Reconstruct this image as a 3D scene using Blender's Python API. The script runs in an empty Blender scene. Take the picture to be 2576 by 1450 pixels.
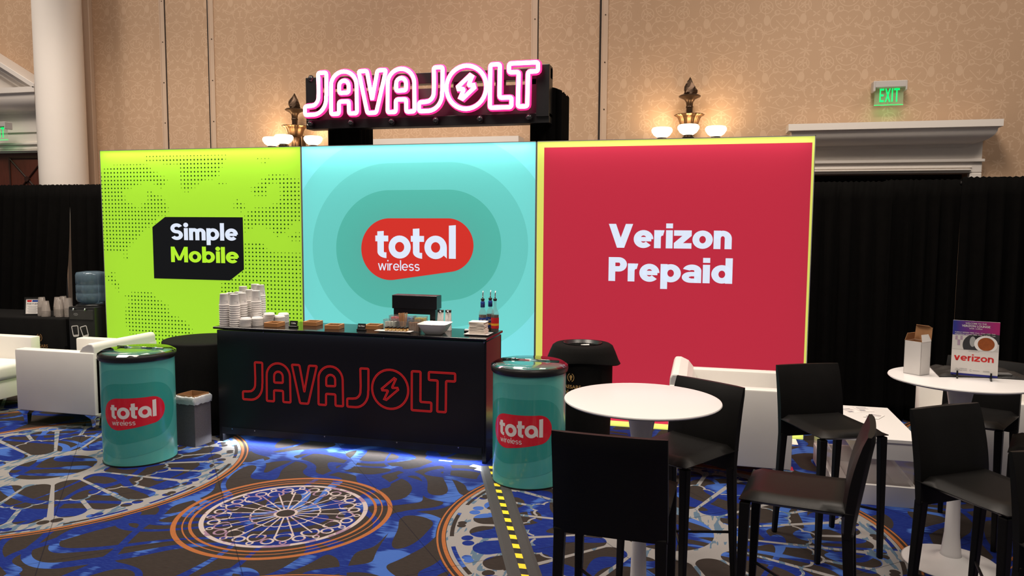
import bpy, bmesh, math, random
from mathutils import Vector, Matrix
PI = math.pi
R_ = math.radians
random.seed(7)
sc = bpy.context.scene
C = sc.collection

# ------------------------------------------------------------------ camera
cam_d = bpy.data.cameras.new('camera')
cam = bpy.data.objects.new('camera', cam_d)
C.objects.link(cam)
sc.camera = cam
cam_d.sensor_fit = 'HORIZONTAL'
cam_d.sensor_width = 36.0
cam_d.lens = 1894.2 / 2576 * 36.0
cam_d.clip_start = 0.05
pitch, roll, yaw = R_(4.842), R_(0.368), R_(14.203)
fw = Vector((-math.sin(yaw) * math.cos(pitch), math.cos(yaw) * math.cos(pitch), -math.sin(pitch)))
rt = Vector((math.cos(yaw), math.sin(yaw), 0))
up = rt.cross(fw)
rt2 = math.cos(roll) * rt + math.sin(roll) * up
up2 = -math.sin(roll) * rt + math.cos(roll) * up
mw = Matrix((( rt2.x, up2.x, -fw.x, 5.8835), (rt2.y, up2.y, -fw.y, -6.3747), (rt2.z, up2.z, -fw.z, 1.7301), (0, 0, 0, 1)))
cam.matrix_world = mw

# ------------------------------------------------------------------ world and ceiling lamps
world = bpy.data.worlds.new('hall')
sc.world = world
world.use_nodes = True
bg = world.node_tree.nodes['Background']
bg.inputs[0].default_value = (1.0, 0.88, 0.79, 1)
bg.inputs[1].default_value = 0.14
def ceiling_lamp(x, y, z, size, watts, col=(1.0, 0.87, 0.745)):
    l = bpy.data.lights.new('ceiling_lamp', 'AREA')
    l.shape = 'SQUARE'; l.size = size; l.energy = watts; l.color = col; l.spread = R_(125)
    o = bpy.data.objects.new('ceiling_lamp', l)
    o.location = (x, y, z)
    C.objects.link(o)
for lx in (-0.5, 3.2, 6.9):
    for ly, pw in ((-1.3, 135), (-4.8, 52)):
        ceiling_lamp(lx, ly, 5.4, 1.4, pw * ((.62 if ly > -2 else 1.35) if lx > 6 else .97))
for lx in (-2.6, 0.6, 3.8, 7.0, 10.0):   # unseen lamps added to brighten the back wall
    ceiling_lamp(lx, -.7, 5.7, .8, 27)
    bpy.context.scene.collection.objects[-1].rotation_euler = (R_(42), 0, 0)
sc.view_settings.view_transform = 'Standard'
sc.view_settings.look = 'None'
sc.view_settings.exposure = 0.0
sc.view_settings.gamma = 1.0
sc.view_settings.use_curve_mapping = False

# ------------------------------------------------------------------ shader helpers
def srgb(r, g, b):
    f = lambda c: (c / 255 / 12.92) if c / 255 <= 0.04045 else ((c / 255 + 0.055) / 1.055) ** 2.4
    return (f(r), f(g), f(b))
MATS = {}
def mat(name, col, rough=0.5, metal=0.0, noise=0.0, nscale=30, bump=0.0, bscale=200, emit=None, estr=0.0, trans=0.0, ior=1.45, coat=0.0, spec=0.5, alpha=1.0, stretch=None):
    m = bpy.data.materials.new(name); m.use_nodes = True
    nt = m.node_tree; b = nt.nodes['Principled BSDF']
    b.inputs['Base Color'].default_value = (*col, 1)
    b.inputs['Roughness'].default_value = rough
    b.inputs['Metallic'].default_value = metal
    b.inputs['IOR'].default_value = ior
    b.inputs['Transmission Weight'].default_value = trans
    b.inputs['Coat Weight'].default_value = coat
    b.inputs['Specular IOR Level'].default_value = spec
    b.inputs['Alpha'].default_value = alpha
    if emit:
        b.inputs['Emission Color'].default_value = (*emit, 1)
        b.inputs['Emission Strength'].default_value = estr
    if noise or bump:
        tc = nt.nodes.new('ShaderNodeTexCoord')
        mp = nt.nodes.new('ShaderNodeMapping')
        nt.links.new(tc.outputs['Object'], mp.inputs[0])
        if stretch: mp.inputs['Scale'].default_value = stretch
    if noise:
        n = nt.nodes.new('ShaderNodeTexNoise'); n.inputs['Scale'].default_value = nscale; n.inputs['Detail'].default_value = 4
        nt.links.new(mp.outputs[0], n.inputs['Vector'])
        mx = nt.nodes.new('ShaderNodeMix'); mx.data_type = 'RGBA'
        mx.inputs[6].default_value = (*[c * (1 - noise) for c in col], 1)
        mx.inputs[7].default_value = (*[min(1, c * (1 + noise)) for c in col], 1)
        nt.links.new(n.outputs['Fac'], mx.inputs[0]); nt.links.new(mx.outputs[2], b.inputs['Base Color'])
    if bump:
        n2 = nt.nodes.new('ShaderNodeTexNoise'); n2.inputs['Scale'].default_value = bscale; n2.inputs['Detail'].default_value = 3
        nt.links.new(mp.outputs[0], n2.inputs['Vector'])
        bp = nt.nodes.new('ShaderNodeBump'); bp.inputs['Strength'].default_value = bump; bp.inputs['Distance'].default_value = 0.003
        nt.links.new(n2.outputs['Fac'], bp.inputs['Height']); nt.links.new(bp.outputs[0], b.inputs['Normal'])
    MATS[name] = m
    return m

class X:
    """a float socket that builds Math nodes with python operators"""
    nt = None
    def __init__(s, sock): s.s = sock
    @staticmethod
    def op(o, *a):
        n = X.nt.nodes.new('ShaderNodeMath'); n.operation = o
        for i, v in enumerate(a):
            if isinstance(v, X): X.nt.links.new(v.s, n.inputs[i])
            else: n.inputs[i].default_value = float(v)
        return X(n.outputs[0])
    def __add__(s, o): return X.op('ADD', s, o)
    __radd__ = __add__
    def __sub__(s, o): return X.op('SUBTRACT', s, o)
    def __rsub__(s, o): return X.op('SUBTRACT', o, s)
    def __mul__(s, o): return X.op('MULTIPLY', s, o)
    __rmul__ = __mul__
    def __truediv__(s, o): return X.op('DIVIDE', s, o)
    def __lt__(s, o): return X.op('LESS_THAN', s, o)
    def __gt__(s, o): return X.op('GREATER_THAN', s, o)
def xabs(a): return X.op('ABSOLUTE', a)
def xmin(a, *b):
    for c in b: a = X.op('MINIMUM', a, c)
    return a
def xmax(a, *b):
    for c in b: a = X.op('MAXIMUM', a, c)
    return a
def hyp(a, b): return X.op('SQRT', a * a + b * b)
def xsin(a): return X.op('SINE', a)
def xcos(a): return X.op('COSINE', a)
def frac(a): return X.op('FRACT', a)
def AND(*a):
    r = a[0]
    for c in a[1:]: r = r * c
    return r
def OR(*a): return xmax(*a)
def mixc(f, a, b):
    n = X.nt.nodes.new('ShaderNodeMix'); n.data_type = 'RGBA'
    if isinstance(f, X): X.nt.links.new(f.s, n.inputs[0])
    else: n.inputs[0].default_value = f
    for i, v in ((6, a), (7, b)):
        if isinstance(v, tuple): n.inputs[i].default_value = (*v, 1)
        else: X.nt.links.new(v, n.inputs[i])
    return n.outputs[2]
def xnoise(vec, scale, detail=2, dist=0.0, stretch=None):
    if stretch:
        mp = X.nt.nodes.new('ShaderNodeMapping'); mp.inputs['Scale'].default_value = stretch
        X.nt.links.new(vec, mp.inputs[0]); vec = mp.outputs[0]
    n = X.nt.nodes.new('ShaderNodeTexNoise'); n.inputs['Scale'].default_value = scale
    n.inputs['Detail'].default_value = detail; n.inputs['Distortion'].default_value = dist
    X.nt.links.new(vec, n.inputs['Vector'])
    return X(n.outputs['Fac'])

# ------------------------------------------------------------------ mesh helpers
class MB:
    def __init__(s): s.v = []; s.f = []
    def add(s, vs, fs):
        o = len(s.v); s.v += [tuple(p) for p in vs]; s.f += [tuple(i + o for i in f) for f in fs]
        return s
    def box(s, x0, x1, y0, y1, z0, z1):
        return s.add([(x0,y0,z0),(x1,y0,z0),(x1,y1,z0),(x0,y1,z0),(x0,y0,z1),(x1,y0,z1),(x1,y1,z1),(x0,y1,z1)],
                     [(0,3,2,1),(4,5,6,7),(0,1,5,4),(1,2,6,5),(2,3,7,6),(3,0,4,7)])
    def hexa(s, pts):   # 4 bottom + 4 top
        return s.add(pts, [(0,3,2,1),(4,5,6,7),(0,1,5,4),(1,2,6,5),(2,3,7,6),(3,0,4,7)])
    def rbox(s, x0, x1, y0, y1, z0, z1, r=0.01, seg=2):
        bm = bmesh.new(); bmesh.ops.create_cube(bm, size=1)
        for v in bm.verts:
            v.co = (x0 + (v.co.x + .5) * (x1 - x0), y0 + (v.co.y + .5) * (y1 - y0), z0 + (v.co.z + .5) * (z1 - z0))
        bmesh.ops.bevel(bm, geom=list(bm.edges), offset=r, segments=seg, profile=0.5, affect='EDGES')
        return s.bm(bm)
    def bm(s, bm):
        bm.verts.ensure_lookup_table(); bm.verts.index_update()
        s.add([v.co for v in bm.verts], [[v.index for v in f.verts] for f in bm.faces]); bm.free()
        return s
    def lathe(s, prof, n=24, cx=0, cy=0, cap=True, a0=0, a1=2 * PI):
        full = abs(a1 - a0 - 2 * PI) < 1e-6
        m = n if full else n + 1
        vs = []
        for r, z in prof:
            for i in range(m):
                a = a0 + (a1 - a0) * i / n
                vs.append((cx + r * math.cos(a), cy + r * math.sin(a), z))
        fs = []
        for j in range(len(prof) - 1):
            for i in range(n):
                k = (i + 1) % m
                fs.append((j * m + i, j * m + k, (j + 1) * m + k, (j + 1) * m + i))
        if cap and full:
            if prof[0][0] > 1e-5: fs.append(tuple(range(m))[::-1])
            if prof[-1][0] > 1e-5: fs.append(tuple((len(prof) - 1) * m + i for i in range(m)))
        return s.add(vs, fs)
    def cyl(s, cx, cy, z0, z1, r, n=16): return s.lathe([(r, z0), (r, z1)], n, cx, cy)
    def tube(s, pts, r, n=8, closed=False, flat=None):
        pts = [Vector(p) for p in pts]; vs = []; m = len(pts)
        up0 = None
        for i, p in enumerate(pts):
            a = pts[(i - 1) % m] if (closed or i > 0) else p
            b = pts[(i + 1) % m] if (closed or i < m - 1) else p
            t = (b - a).normalized()
            u = Vector(flat) if flat else (Vector((0, 0, 1)) if abs(t.z) < .9 else Vector((1, 0, 0)))
            if up0 is not None and not flat: u = up0
            x = t.cross(u)
            if x.length < 1e-6: x = t.cross(Vector((1, 0, 0)))
            x.normalize(); y = x.cross(t).normalized(); up0 = y
            rr = r[i] if isinstance(r, (list, tuple)) else r
            for k in range(n):
                an = 2 * PI * k / n
                vs.append(p + rr * (math.cos(an) * x + math.sin(an) * y))
        fs = []
        for i in range(m if closed else m - 1):
            j = (i + 1) % m
            for k in range(n):
                l = (k + 1) % n
                fs.append((i * n + k, i * n + l, j * n + l, j * n + k))
        if not closed:
            fs.append(tuple(range(n))[::-1]); fs.append(tuple((m - 1) * n + k for k in range(n)))
        return s.add(vs, fs)
    def prism(s, poly, h0, h1, axis='y'):
        """2-D polygon extruded; axis y: poly in (x,z); axis z: poly in (x,y); axis x: poly in (y,z)"""
        n = len(poly)
        put = {'y': lambda p, h: (p[0], h, p[1]), 'z': lambda p, h: (p[0], p[1], h), 'x': lambda p, h: (h, p[0], p[1])}[axis]
        vs = [put(p, h0) for p in poly] + [put(p, h1) for p in poly]
        return s.add(vs, [tuple(range(n)), tuple(range(n, 2 * n))[::-1]] + [(i, (i + 1) % n, n + (i + 1) % n, n + i) for i in range(n)])
    def build(s, name, m, parent=None, smooth=False, loc=None, fix=True, bevel=0):
        me = bpy.data.meshes.new(name); me.from_pydata(s.v, [], s.f); me.validate()
        if fix:
            b = bmesh.new(); b.from_mesh(me); bmesh.ops.recalc_face_normals(b, faces=list(b.faces)); b.to_mesh(me); b.free()
        if smooth:
            if smooth is True: me.shade_smooth()
            else:
                me.shade_smooth()
                try: me.set_sharp_from_angle(angle=R_(smooth))
                except Exception: pass
        me.materials.append(MATS[m] if isinstance(m, str) else m)
        o = bpy.data.objects.new(name, me); C.objects.link(o)
        if parent: o.parent = parent
        if loc: o.location = loc
        if bevel:
            bv = o.modifiers.new('bevel', 'BEVEL'); bv.width = bevel; bv.segments = 2; bv.limit_method = 'ANGLE'
        return o
def tag(o, label=None, cat=None, group=None, kind=None):
    if label: o['label'] = label
    if cat: o['category'] = cat
    if group: o['group'] = group
    if kind: o['kind'] = kind
    return o
def thing(name, label, cat, loc=(0, 0, 0), rz=0, group=None, scale=1):
    o = bpy.data.objects.new(name, None); C.objects.link(o)
    o.empty_display_size = 0.05
    o.location = loc; o.rotation_euler = (0, 0, rz); o.scale = (scale,) * 3
    return tag(o, label, cat, group)
def dup(root, loc, rz=0, label=None, group=None, scale=None):
    def cp(o, par):
        c = o.copy(); C.objects.link(c); c.parent = par
        for ch in list(o.children): cp(ch, c)
        return c
    c = cp(root, None); c.location = loc; c.rotation_euler = (0, 0, rz)
    if scale: c.scale = (scale,) * 3
    return tag(c, label, None, group)
def struct(name, mb, m, parent=None, smooth=False, label=None, **k):
    o = mb.build(name, m, parent, smooth, **k)
    if not parent: o['kind'] = 'structure'
    if label: o['label'] = label
    return o
# ------------------------------------------------------------------ lettering helpers (2-D polygons, later laid on a surface)
def p_rect(x0, x1, y0, y1, n=1):
    return [[(x0 + (x1 - x0) * i / n, y0), (x0 + (x1 - x0) * (i + 1) / n, y0), (x0 + (x1 - x0) * (i + 1) / n, y1), (x0 + (x1 - x0) * i / n, y1)] for i in range(n)]
def p_arc(cx, cy, rx, ry, a0, a1, t, n=20, t2=None):
    t2 = t if t2 is None else t2
    out = []
    for i in range(n):
        a, b = R_(a0 + (a1 - a0) * i / n), R_(a0 + (a1 - a0) * (i + 1) / n)
        q = lambda an, k: (cx + (rx - k * t) * math.cos(an), cy + (ry - k * t2) * math.sin(an))
        out.append([q(a, 0), q(b, 0), q(b, 1), q(a, 1)])
    return out
def p_disc(cx, cy, r, n=14, ry=None):
    ry = ry or r
    return [[(cx + r * math.cos(2 * PI * i / n), cy + ry * math.sin(2 * PI * i / n)) for i in range(n)]]
def p_line(x0, y0, x1, y1, t):
    """stroke with horizontal ends, as in V, w, z"""
    return [[(x0 - t / 2, y0), (x0 + t / 2, y0), (x1 + t / 2, y1), (x1 - t / 2, y1)]]
def glyph(c, T, xh=0.74, cap=1.0, dot='round'):
    asc = cap * 1.03
    h = xh / 2; rx = h * 0.98; th = T * 0.9
    G = []
    if c == 'o': G = p_arc(rx, h, rx, h, 0, 360, T, 28, th); w = 2 * rx
    elif c == 'e':
        G = p_arc(rx, h, rx, h, 0, 318, T, 26, th) + p_rect(T * .5, 2 * rx - T * .3, h - th * .42, h + th * .38, 3); w = 2 * rx
    elif c == 'l': G = p_rect(0, T, 0, asc); w = T
    elif c == 'i':
        G = p_rect(T * .06, T * 1.06, 0, xh) + (p_disc(T * .56, asc - T * .55, T * .62) if dot == 'round' else p_rect(T * .06, T * 1.06, asc - T * .8, asc)); w = T * 1.12
    elif c in 'pbdaq':
        G = p_arc(rx, h, rx, h, 0, 360, T, 28, th)
        if c == 'p': G += p_rect(0, T, -0.28 * cap, xh)
        if c == 'b': G += p_rect(0, T, 0, asc)
        if c == 'd': G += p_rect(2 * rx - T, 2 * rx, 0, asc)
        if c == 'a': G += p_rect(2 * rx - T, 2 * rx, 0, xh)
        w = 2 * rx
    elif c == 'A2':   # two-storey a
        w = xh * .92; b = xh * .30
        G = p_arc(w * .46, b, w * .46, b, 90, 270, T, 14, th * .85) + p_rect(w * .46, w - T * .3, 2 * b - th * .8, 2 * b, 2) + p_rect(w * .46, w - T * .6, 0, th * .8, 2)
        G += p_rect(w - T, w, 0, xh * .68) + p_arc(w * .52, xh * .66, w * .48, xh * .34, 0, 165, T, 16, th)
    elif c in 'nm':
        aw = xh * (.86 if c == 'n' else .80); G = p_rect(0, T, 0, xh); x = 0
        for k in range(1 if c == 'n' else 2):
            G += p_arc(x + aw / 2, xh - aw / 2, aw / 2, aw / 2, 0, 180, T, 14, th) + p_rect(x + aw - T, x + aw, 0, xh - aw / 2)
            x += aw - T
        w = x + T
    elif c == 'r': G = p_rect(0, T, 0, xh) + p_arc(xh * .42, xh * .60, xh * .42, xh * .40, 78, 180, T, 10, th); w = xh * .52
    elif c in 'sS':
        H = xh if c == 's' else cap; w = H * (.80 if c == 's' else .70); r1 = H * .27 + th * .0; ry = (H + th) / 4
        G = p_arc(w / 2, H - ry, w / 2, ry, 28, 270, T, 20, th) + p_arc(w / 2, ry, w / 2, ry, 90, -152, T, 20, th)
    elif c == 'w':
        s = xh * .30; w = 4 * s + T
        for k in range(4):
            x = T / 2 + k * s
            G += p_line(x, xh if k % 2 == 0 else 0, x + s, 0 if k % 2 == 0 else xh, T)
    elif c in 'vV':
        H = cap if c == 'V' else xh; w = H * .92; t = T * 1.1
        G = p_line(t / 2, H, w / 2, 0, t) + p_line(w - t / 2, H, w / 2, 0, t)
    elif c == 'z':
        w = xh * .86; G = p_rect(0, w, 0, th, 3) + p_rect(0, w, xh - th, xh, 3) + [[(0, th), (T * 1.35, th), (w, xh - th), (w - T * 1.35, xh - th)]]
    elif c == 'M':
        w = cap * .98; t = T * .98
        G = p_rect(0, t, 0, cap) + p_rect(w - t, w, 0, cap) + [[(0, cap), (t * .95, cap), (w / 2 + t * .42, cap * .12), (w / 2 - t * .42, cap * .12)], [(w - t * .95, cap), (w, cap), (w / 2 + t * .42, cap * .12), (w / 2 - t * .42, cap * .12)]]
    elif c == 'P':
        b = cap * .30; w = cap * .68
        G = p_rect(0, T, 0, cap) + p_rect(T, w - b, cap - th, cap, 2) + p_rect(T, w - b, cap - 2 * b, cap - 2 * b + th, 2) + p_arc(w - b, cap - b, b, b, -90, 90, T, 16, th)
    elif c == 'T': w = cap * .72; G = p_rect(0, w, cap - th, cap, 3) + p_rect(w / 2 - T / 2, w / 2 + T / 2, 0, cap)
    elif c == 'E': w = cap * .55; G = p_rect(0, T, 0, cap) + p_rect(T, w, 0, th) + p_rect(T, w, cap - th, cap) + p_rect(T, w * .9, cap / 2 - th / 2, cap / 2 + th / 2)
    elif c == 'I': w = T; G = p_rect(0, T, 0, cap)
    elif c == 'X': w = cap * .72; G = p_line(T * .55, 0, w - T * .55, cap, T * 1.1) + p_line(w - T * .55, 0, T * .55, cap, T * 1.1)
    else: w = T * 1.2
    return G, w
def text2d(txt, x0, x1, y0, cap, T=0.2, gap=0.07, xh=0.74, dot='round', a2=False):
    out = []; x = 0
    for ch in txt:
        G, w = glyph('A2' if (a2 and ch == 'a') else ch, T, xh, 1.0, dot)
        out += [[(px + x, py) for px, py in P] for P in G]; x += w + gap
    x -= gap; k = (x1 - x0) / x
    return [[(x0 + px * k, y0 + py * cap) for px, py in P] for P in out]
def btext(txt, x0, x1, y0, cap, off=0.0):
    """small print from the built-in font, scaled to a box"""
    c = bpy.data.curves.new('tmp', 'FONT'); c.body = txt; c.size = 1; c.offset = off; c.resolution_u = 3
    o = bpy.data.objects.new('tmp', c); C.objects.link(o)
    dg = bpy.context.evaluated_depsgraph_get(); e = o.evaluated_get(dg); me = e.to_mesh()
    vs = [(v.co.x, v.co.y) for v in me.vertices]; fs = [tuple(p.vertices) for p in me.polygons]
    e.to_mesh_clear(); bpy.data.objects.remove(o); bpy.data.curves.remove(c)
    lx = min(v[0] for v in vs); hx = max(v[0] for v in vs); k = (x1 - x0) / max(1e-6, hx - lx)
    return [[(x0 + (vs[i][0] - lx) * k, y0 + vs[i][1] / 0.70 * cap) for i in f] for f in fs]
def clip(poly, a, b, c):   # keep a*x+b*y<=c
    out = []
    for i in range(len(poly)):
        p, q = poly[i], poly[(i + 1) % len(poly)]
        dp, dq = a * p[0] + b * p[1] - c, a * q[0] + b * q[1] - c
        if dp <= 0: out.append(p)
        if (dp < 0 < dq) or (dq < 0 < dp):
            t = dp / (dp - dq); out.append((p[0] + (q[0] - p[0]) * t, p[1] + (q[1] - p[1]) * t))
    return out
def clipbox(poly, x0, x1, y0, y1):
    for h in ((1, 0, x1), (-1, 0, -x0), (0, 1, y1), (0, -1, -y0)):
        poly = clip(poly, *h)
        if len(poly) < 3: return []
    return poly
def strips(poly, dx):
    x0 = min(p[0] for p in poly); x1 = max(p[0] for p in poly); n = max(1, int((x1 - x0) / dx)); out = []
    for i in range(n):
        a, b = x0 + (x1 - x0) * i / n, x0 + (x1 - x0) * (i + 1) / n
        q = clip(clip(poly, 1, 0, b), -1, 0, -a)
        if len(q) > 2: out.append(q)
    return out
def hull2(c1, r1, c2, r2, n=120):
    pts = sorted([(c1[0] + r1 * math.cos(2 * PI * i / n), c1[1] + r1 * math.sin(2 * PI * i / n)) for i in range(n)] + [(c2[0] + r2 * math.cos(2 * PI * i / n), c2[1] + r2 * math.sin(2 * PI * i / n)) for i in range(n)])
    cr = lambda o, a, b: (a[0] - o[0]) * (b[1] - o[1]) - (a[1] - o[1]) * (b[0] - o[0])
    lo = []
    for p in pts:
        while len(lo) > 1 and cr(lo[-2], lo[-1], p) <= 0: lo.pop()
        lo.append(p)
    hi = []
    for p in reversed(pts):
        while len(hi) > 1 and cr(hi[-2], hi[-1], p) <= 0: hi.pop()
        hi.append(p)
    return lo[:-1] + hi[:-1]
def lay(name, polys, fn, m, parent):
    mb = MB()
    for P in polys:
        mb.add([fn(x, y) for x, y in P], [tuple(range(len(P)))])
    return mb.build(name, m, parent, fix=False)

# the two-word logo, in the metres of the wall panel (pill, first word, second word)
PILL1, PR1, PILL2, PR2 = (3.120, 1.496), 0.281, (3.678, 1.540), 0.239
def logo_pill(off=0.0): return hull2(PILL1, PR1 + off, PILL2, PR2 + off)
def logo_total():
    T = 0.063; o = []
    for sx, top in ((3.000, 1.659), (3.346, 1.684)):
        o += [[(sx, 1.47), (sx + T, 1.47), (sx + T, top + .003), (sx, top - .001)]]
        o += p_rect(sx - .020, sx + .107, 1.567, 1.620, 4)
        o += p_arc(sx + .092, 1.472, .092, .057, 180, 262, .062, 8, .052) + p_rect(sx + .080, sx + .088, 1.415, 1.468)
    o += p_arc(3.2175, 1.5175, .1075, .1045, 0, 360, .063, 32, .058)
    o += p_arc(3.5625, 1.519, .1065, .105, 0, 360, .063, 32, .058)
    o += [[(3.606, 1.517), (3.669, 1.517), (3.669, 1.421), (3.640, 1.447), (3.606, 1.450)]]
    o += [[(3.688, 1.420), (3.753, 1.420), (3.753, 1.719), (3.688, 1.714)]]
    return o
def logo_wireless(): return text2d('wireless', 3.004, 3.410, 1.303, 0.092, T=0.125, gap=0.075, xh=0.70)

# neon / counter word mark outlines in counter-face metres
def arc_pts(cx, cy, rx, ry, a0, a1, n=8): return [(cx + rx * math.cos(R_(a0 + (a1 - a0) * i / n)), cy + ry * math.sin(R_(a0 + (a1 - a0) * i / n))) for i in range(n + 1)]
def mk_J(x):   # x = left of the tail
    return [(x + .110, .650), (x + .176, .650), (x + .174, .49)] + arc_pts(x + .066, .468, .106, .116, 5, -88, 8) + [(x, .352), (x, .414), (x + .045, .416)] + arc_pts(x + .050, .478, .060, .062, -85, 5, 6)[1:] + [(x + .112, .52)]
def mk_A(x):
    return [(x, .352), (x + .003, .545)] + arc_pts(x + .103, .550, .101, .102, 178, 2, 14)[1:] + [(x + .205, .352), (x + .142, .352), (x + .142, .439), (x + .064, .439), (x + .063, .352)]
def mk_hole(x): return [(x + .067, .500), (x + .067, .545)] + arc_pts(x + .1045, .550, .0375, .037, 178, 2, 8)[1:] + [(x + .142, .502)]
WORD = [mk_J(2.427), mk_A(2.636), mk_hole(2.636),
        [(2.857, .648), (2.922, .648), (2.960, .442), (3.003, .648), (3.069, .648), (2.991, .352), (2.922, .352)],
        mk_A(3.078), mk_hole(3.078), mk_J(3.317),
        arc_pts(3.665, .505, .144, .147, 0, 360, 36)[:-1],
        [(3.699, .591), (3.711, .584), (3.680, .517), (3.724, .519), (3.729, .506), (3.634, .424), (3.618, .429), (3.650, .495), (3.603, .495), (3.599, .506)],
        [(3.838, .651), (3.906, .651), (3.904, .426), (3.989, .426), (3.988, .360), (3.835, .360)],
        [(3.970, .652), (4.172, .652), (4.172, .593), (4.103, .593), (4.100, .362), (4.034, .362), (4.038, .593), (3.970, .593)]]
LETTERS = [[0], [1, 2], [3], [4, 5], [6], [7], [8], [9], [10]]   # outlines that make one glyph
def roundc(poly, r=0.009):
    out = []; n = len(poly)
    for i in range(n):
        p, a, b = Vector(poly[i]), Vector(poly[i - 1]), Vector(poly[(i + 1) % n])
        da, db = (a - p), (b - p)
        if da.length < 3 * r or db.length < 3 * r or da.angle(db) > 2.7: out.append((p.x, p.y)); continue
        q, s = p + da.normalized() * r, p + db.normalized() * r
        for t in (0, .33, .67, 1):
            z = (1 - t) ** 2 * q + 2 * t * (1 - t) * p + t * t * s; out.append((z.x, z.y))
    return out
def outline_band(poly, w):
    """closed polyline -> quads of width w"""
    n = len(poly); L, Rr = [], []
    for i in range(n):
        p, a, b = Vector(poly[i]), Vector(poly[i - 1]), Vector(poly[(i + 1) % n])
        t = ((p - a).normalized() + (b - p).normalized())
        t = t.normalized() if t.length > 1e-6 else (b - p).normalized()
        nn = Vector((-t.y, t.x)); k = w / 2 / max(.45, abs(nn.dot(Vector((-(b - p).normalized().y, (b - p).normalized().x)))))
        L.append(p + nn * k); Rr.append(p - nn * k)
    return [[tuple(L[i]), tuple(L[(i + 1) % n]), tuple(Rr[(i + 1) % n]), tuple(Rr[i])] for i in range(n)]

# ------------------------------------------------------------------ materials
def glow(name, rgb, strength=0.74):
    """backlit fabric: even glow from the light box plus cloth that lets the edge lamps inside shine through"""
    c = srgb(*rgb); m = bpy.data.materials.new(name); m.use_nodes = True; nt = m.node_tree; nt.nodes.clear()
    out = nt.nodes.new('ShaderNodeOutputMaterial'); em = nt.nodes.new('ShaderNodeEmission'); em.inputs[0].default_value = (*c, 1); em.inputs[1].default_value = strength
    tr = nt.nodes.new('ShaderNodeBsdfTranslucent'); tr.inputs[0].default_value = (*c, 1)
    di = nt.nodes.new('ShaderNodeBsdfDiffuse'); di.inputs[0].default_value = (*[v * .3 for v in c], 1)
    mx = nt.nodes.new('ShaderNodeMixShader'); mx.inputs[0].default_value = .5; nt.links.new(di.outputs[0], mx.inputs[1]); nt.links.new(tr.outputs[0], mx.inputs[2])
    ad = nt.nodes.new('ShaderNodeAddShader'); nt.links.new(em.outputs[0], ad.inputs[0]); nt.links.new(mx.outputs[0], ad.inputs[1]); nt.links.new(ad.outputs[0], out.inputs[0])
    MATS[name] = m; return m
def lit(name, rgb, strength=0.90, base=0.25):
    c = srgb(*rgb)
    return mat(name, tuple(v * base for v in c), 0.85, emit=c, estr=strength, spec=0.1)
lit('lime_print', (176, 230, 48)); lit('dot_print', (14, 52, 14)); lit('black_print', (22, 24, 28), .5)
lit('white_print', (214, 224, 242), .92); lit('teal_print', (136, 216, 220)); lit('teal_1', (128, 206, 204)); lit('teal_2', (114, 192, 186)); lit('teal_3', (92, 176, 166))
lit('red_pill', (202, 48, 40)); lit('crimson_print', (186, 44, 68)); lit('yellow_print', (220, 234, 110))
for nm_, c_ in (('lime_glow', (166, 212, 58)), ('teal_glow', (132, 218, 222)), ('teal_1_glow', (120, 208, 204)), ('teal_2_glow', (108, 194, 188)), ('teal_3_glow', (88, 176, 164)), ('crimson_glow', (184, 50, 70)), ('yellow_glow', (216, 228, 110))): glow(nm_, c_)
mat('black_metal', (.006, .006, .007), .38); mat('alu', (.62, .62, .64), .35, .9)
mat('black_lam', (.007, .007, .009), .28, spec=.4); mat('counter_top', (.008, .008, .009), .12, spec=.5)
mat('black_fabric', (.0055, .0052, .005), .9, noise=.3, nscale=60, bump=.3, bscale=300, spec=.15)
mat('drape_black', (.0038, .0035, .0033), .95, noise=.3, nscale=12, spec=.05)
mat('leather_black', (.0062, .0058, .0056), .40, noise=.15, nscale=20, bump=.12, bscale=500, spec=.20)
mat('leather_white', (.74, .72, .68), .42, noise=.03, nscale=8, bump=.1, bscale=300, spec=.4)
mat('white_gloss', (.74, .725, .72), .28, spec=.5); mat('white_lam', (.76, .75, .73), .35)
mat('chrome', (.78, .79, .82), .12, 1.0)
mat('acrylic', (.85, .80, .80), .04, alpha=.28); mat('acrylic_lid', (.96, .98, .98), .015, trans=1.0, ior=2.2)
mat('red_vinyl', srgb(200, 34, 34), .45, emit=srgb(200, 30, 30), estr=.22)
mat('paper_white', (.72, .69, .665), .7, noise=.02); mat('paper_grey', (.62, .60, .58), .7)
mat('bamboo', srgb(176, 122, 74), .5, noise=.22, nscale=10, stretch=(1, 1, 12)); mat('ceramic', (.84, .83, .82), .12, coat=.3)
mat('kraft', srgb(168, 122, 82), .8, noise=.1, nscale=40); mat('trim_white', (.80, .745, .69), .5, noise=.02, nscale=5)
mat('bronze', (.07, .042, .026), .38, .75, noise=.3, nscale=40); mat('bronze_gold', (.17, .095, .05), .34, .9, noise=.25, nscale=30)
mat('opal', (.9, .82, .68), .4, emit=(1.0, .84, .58), estr=2.6)
mat('wood_dark', srgb(92, 46, 34), .4, noise=.3, nscale=6, stretch=(8, 8, 1)); mat('wood_line', srgb(52, 26, 20), .5)
mat('exit_green', (0.02, .5, .12), .4, emit=(0.0, .85, .16), estr=1.25); mat('plastic_grey', (.52, .49, .47), .5); mat('acrylic_green', (.55, .80, .50), .05, alpha=.22)
mat('neon_core', (1, .8, .9), .4, emit=(1.0, .70, .82), estr=7.0); mat('halo_pink', (.9, .05, .2), .4, emit=(1.0, .02, .20), estr=1.6)
mat('bulb_dark', (.018, .017, .02), .15, spec=.6)
mat('teal_wrap', srgb(92, 180, 170), .22, coat=.3, bump=.05, bscale=6); mat('teal_wrap_dark', srgb(54, 152, 142), .22, coat=.3); mat('teal_wrap_mid', srgb(78, 168, 160), .22, coat=.3)
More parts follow.
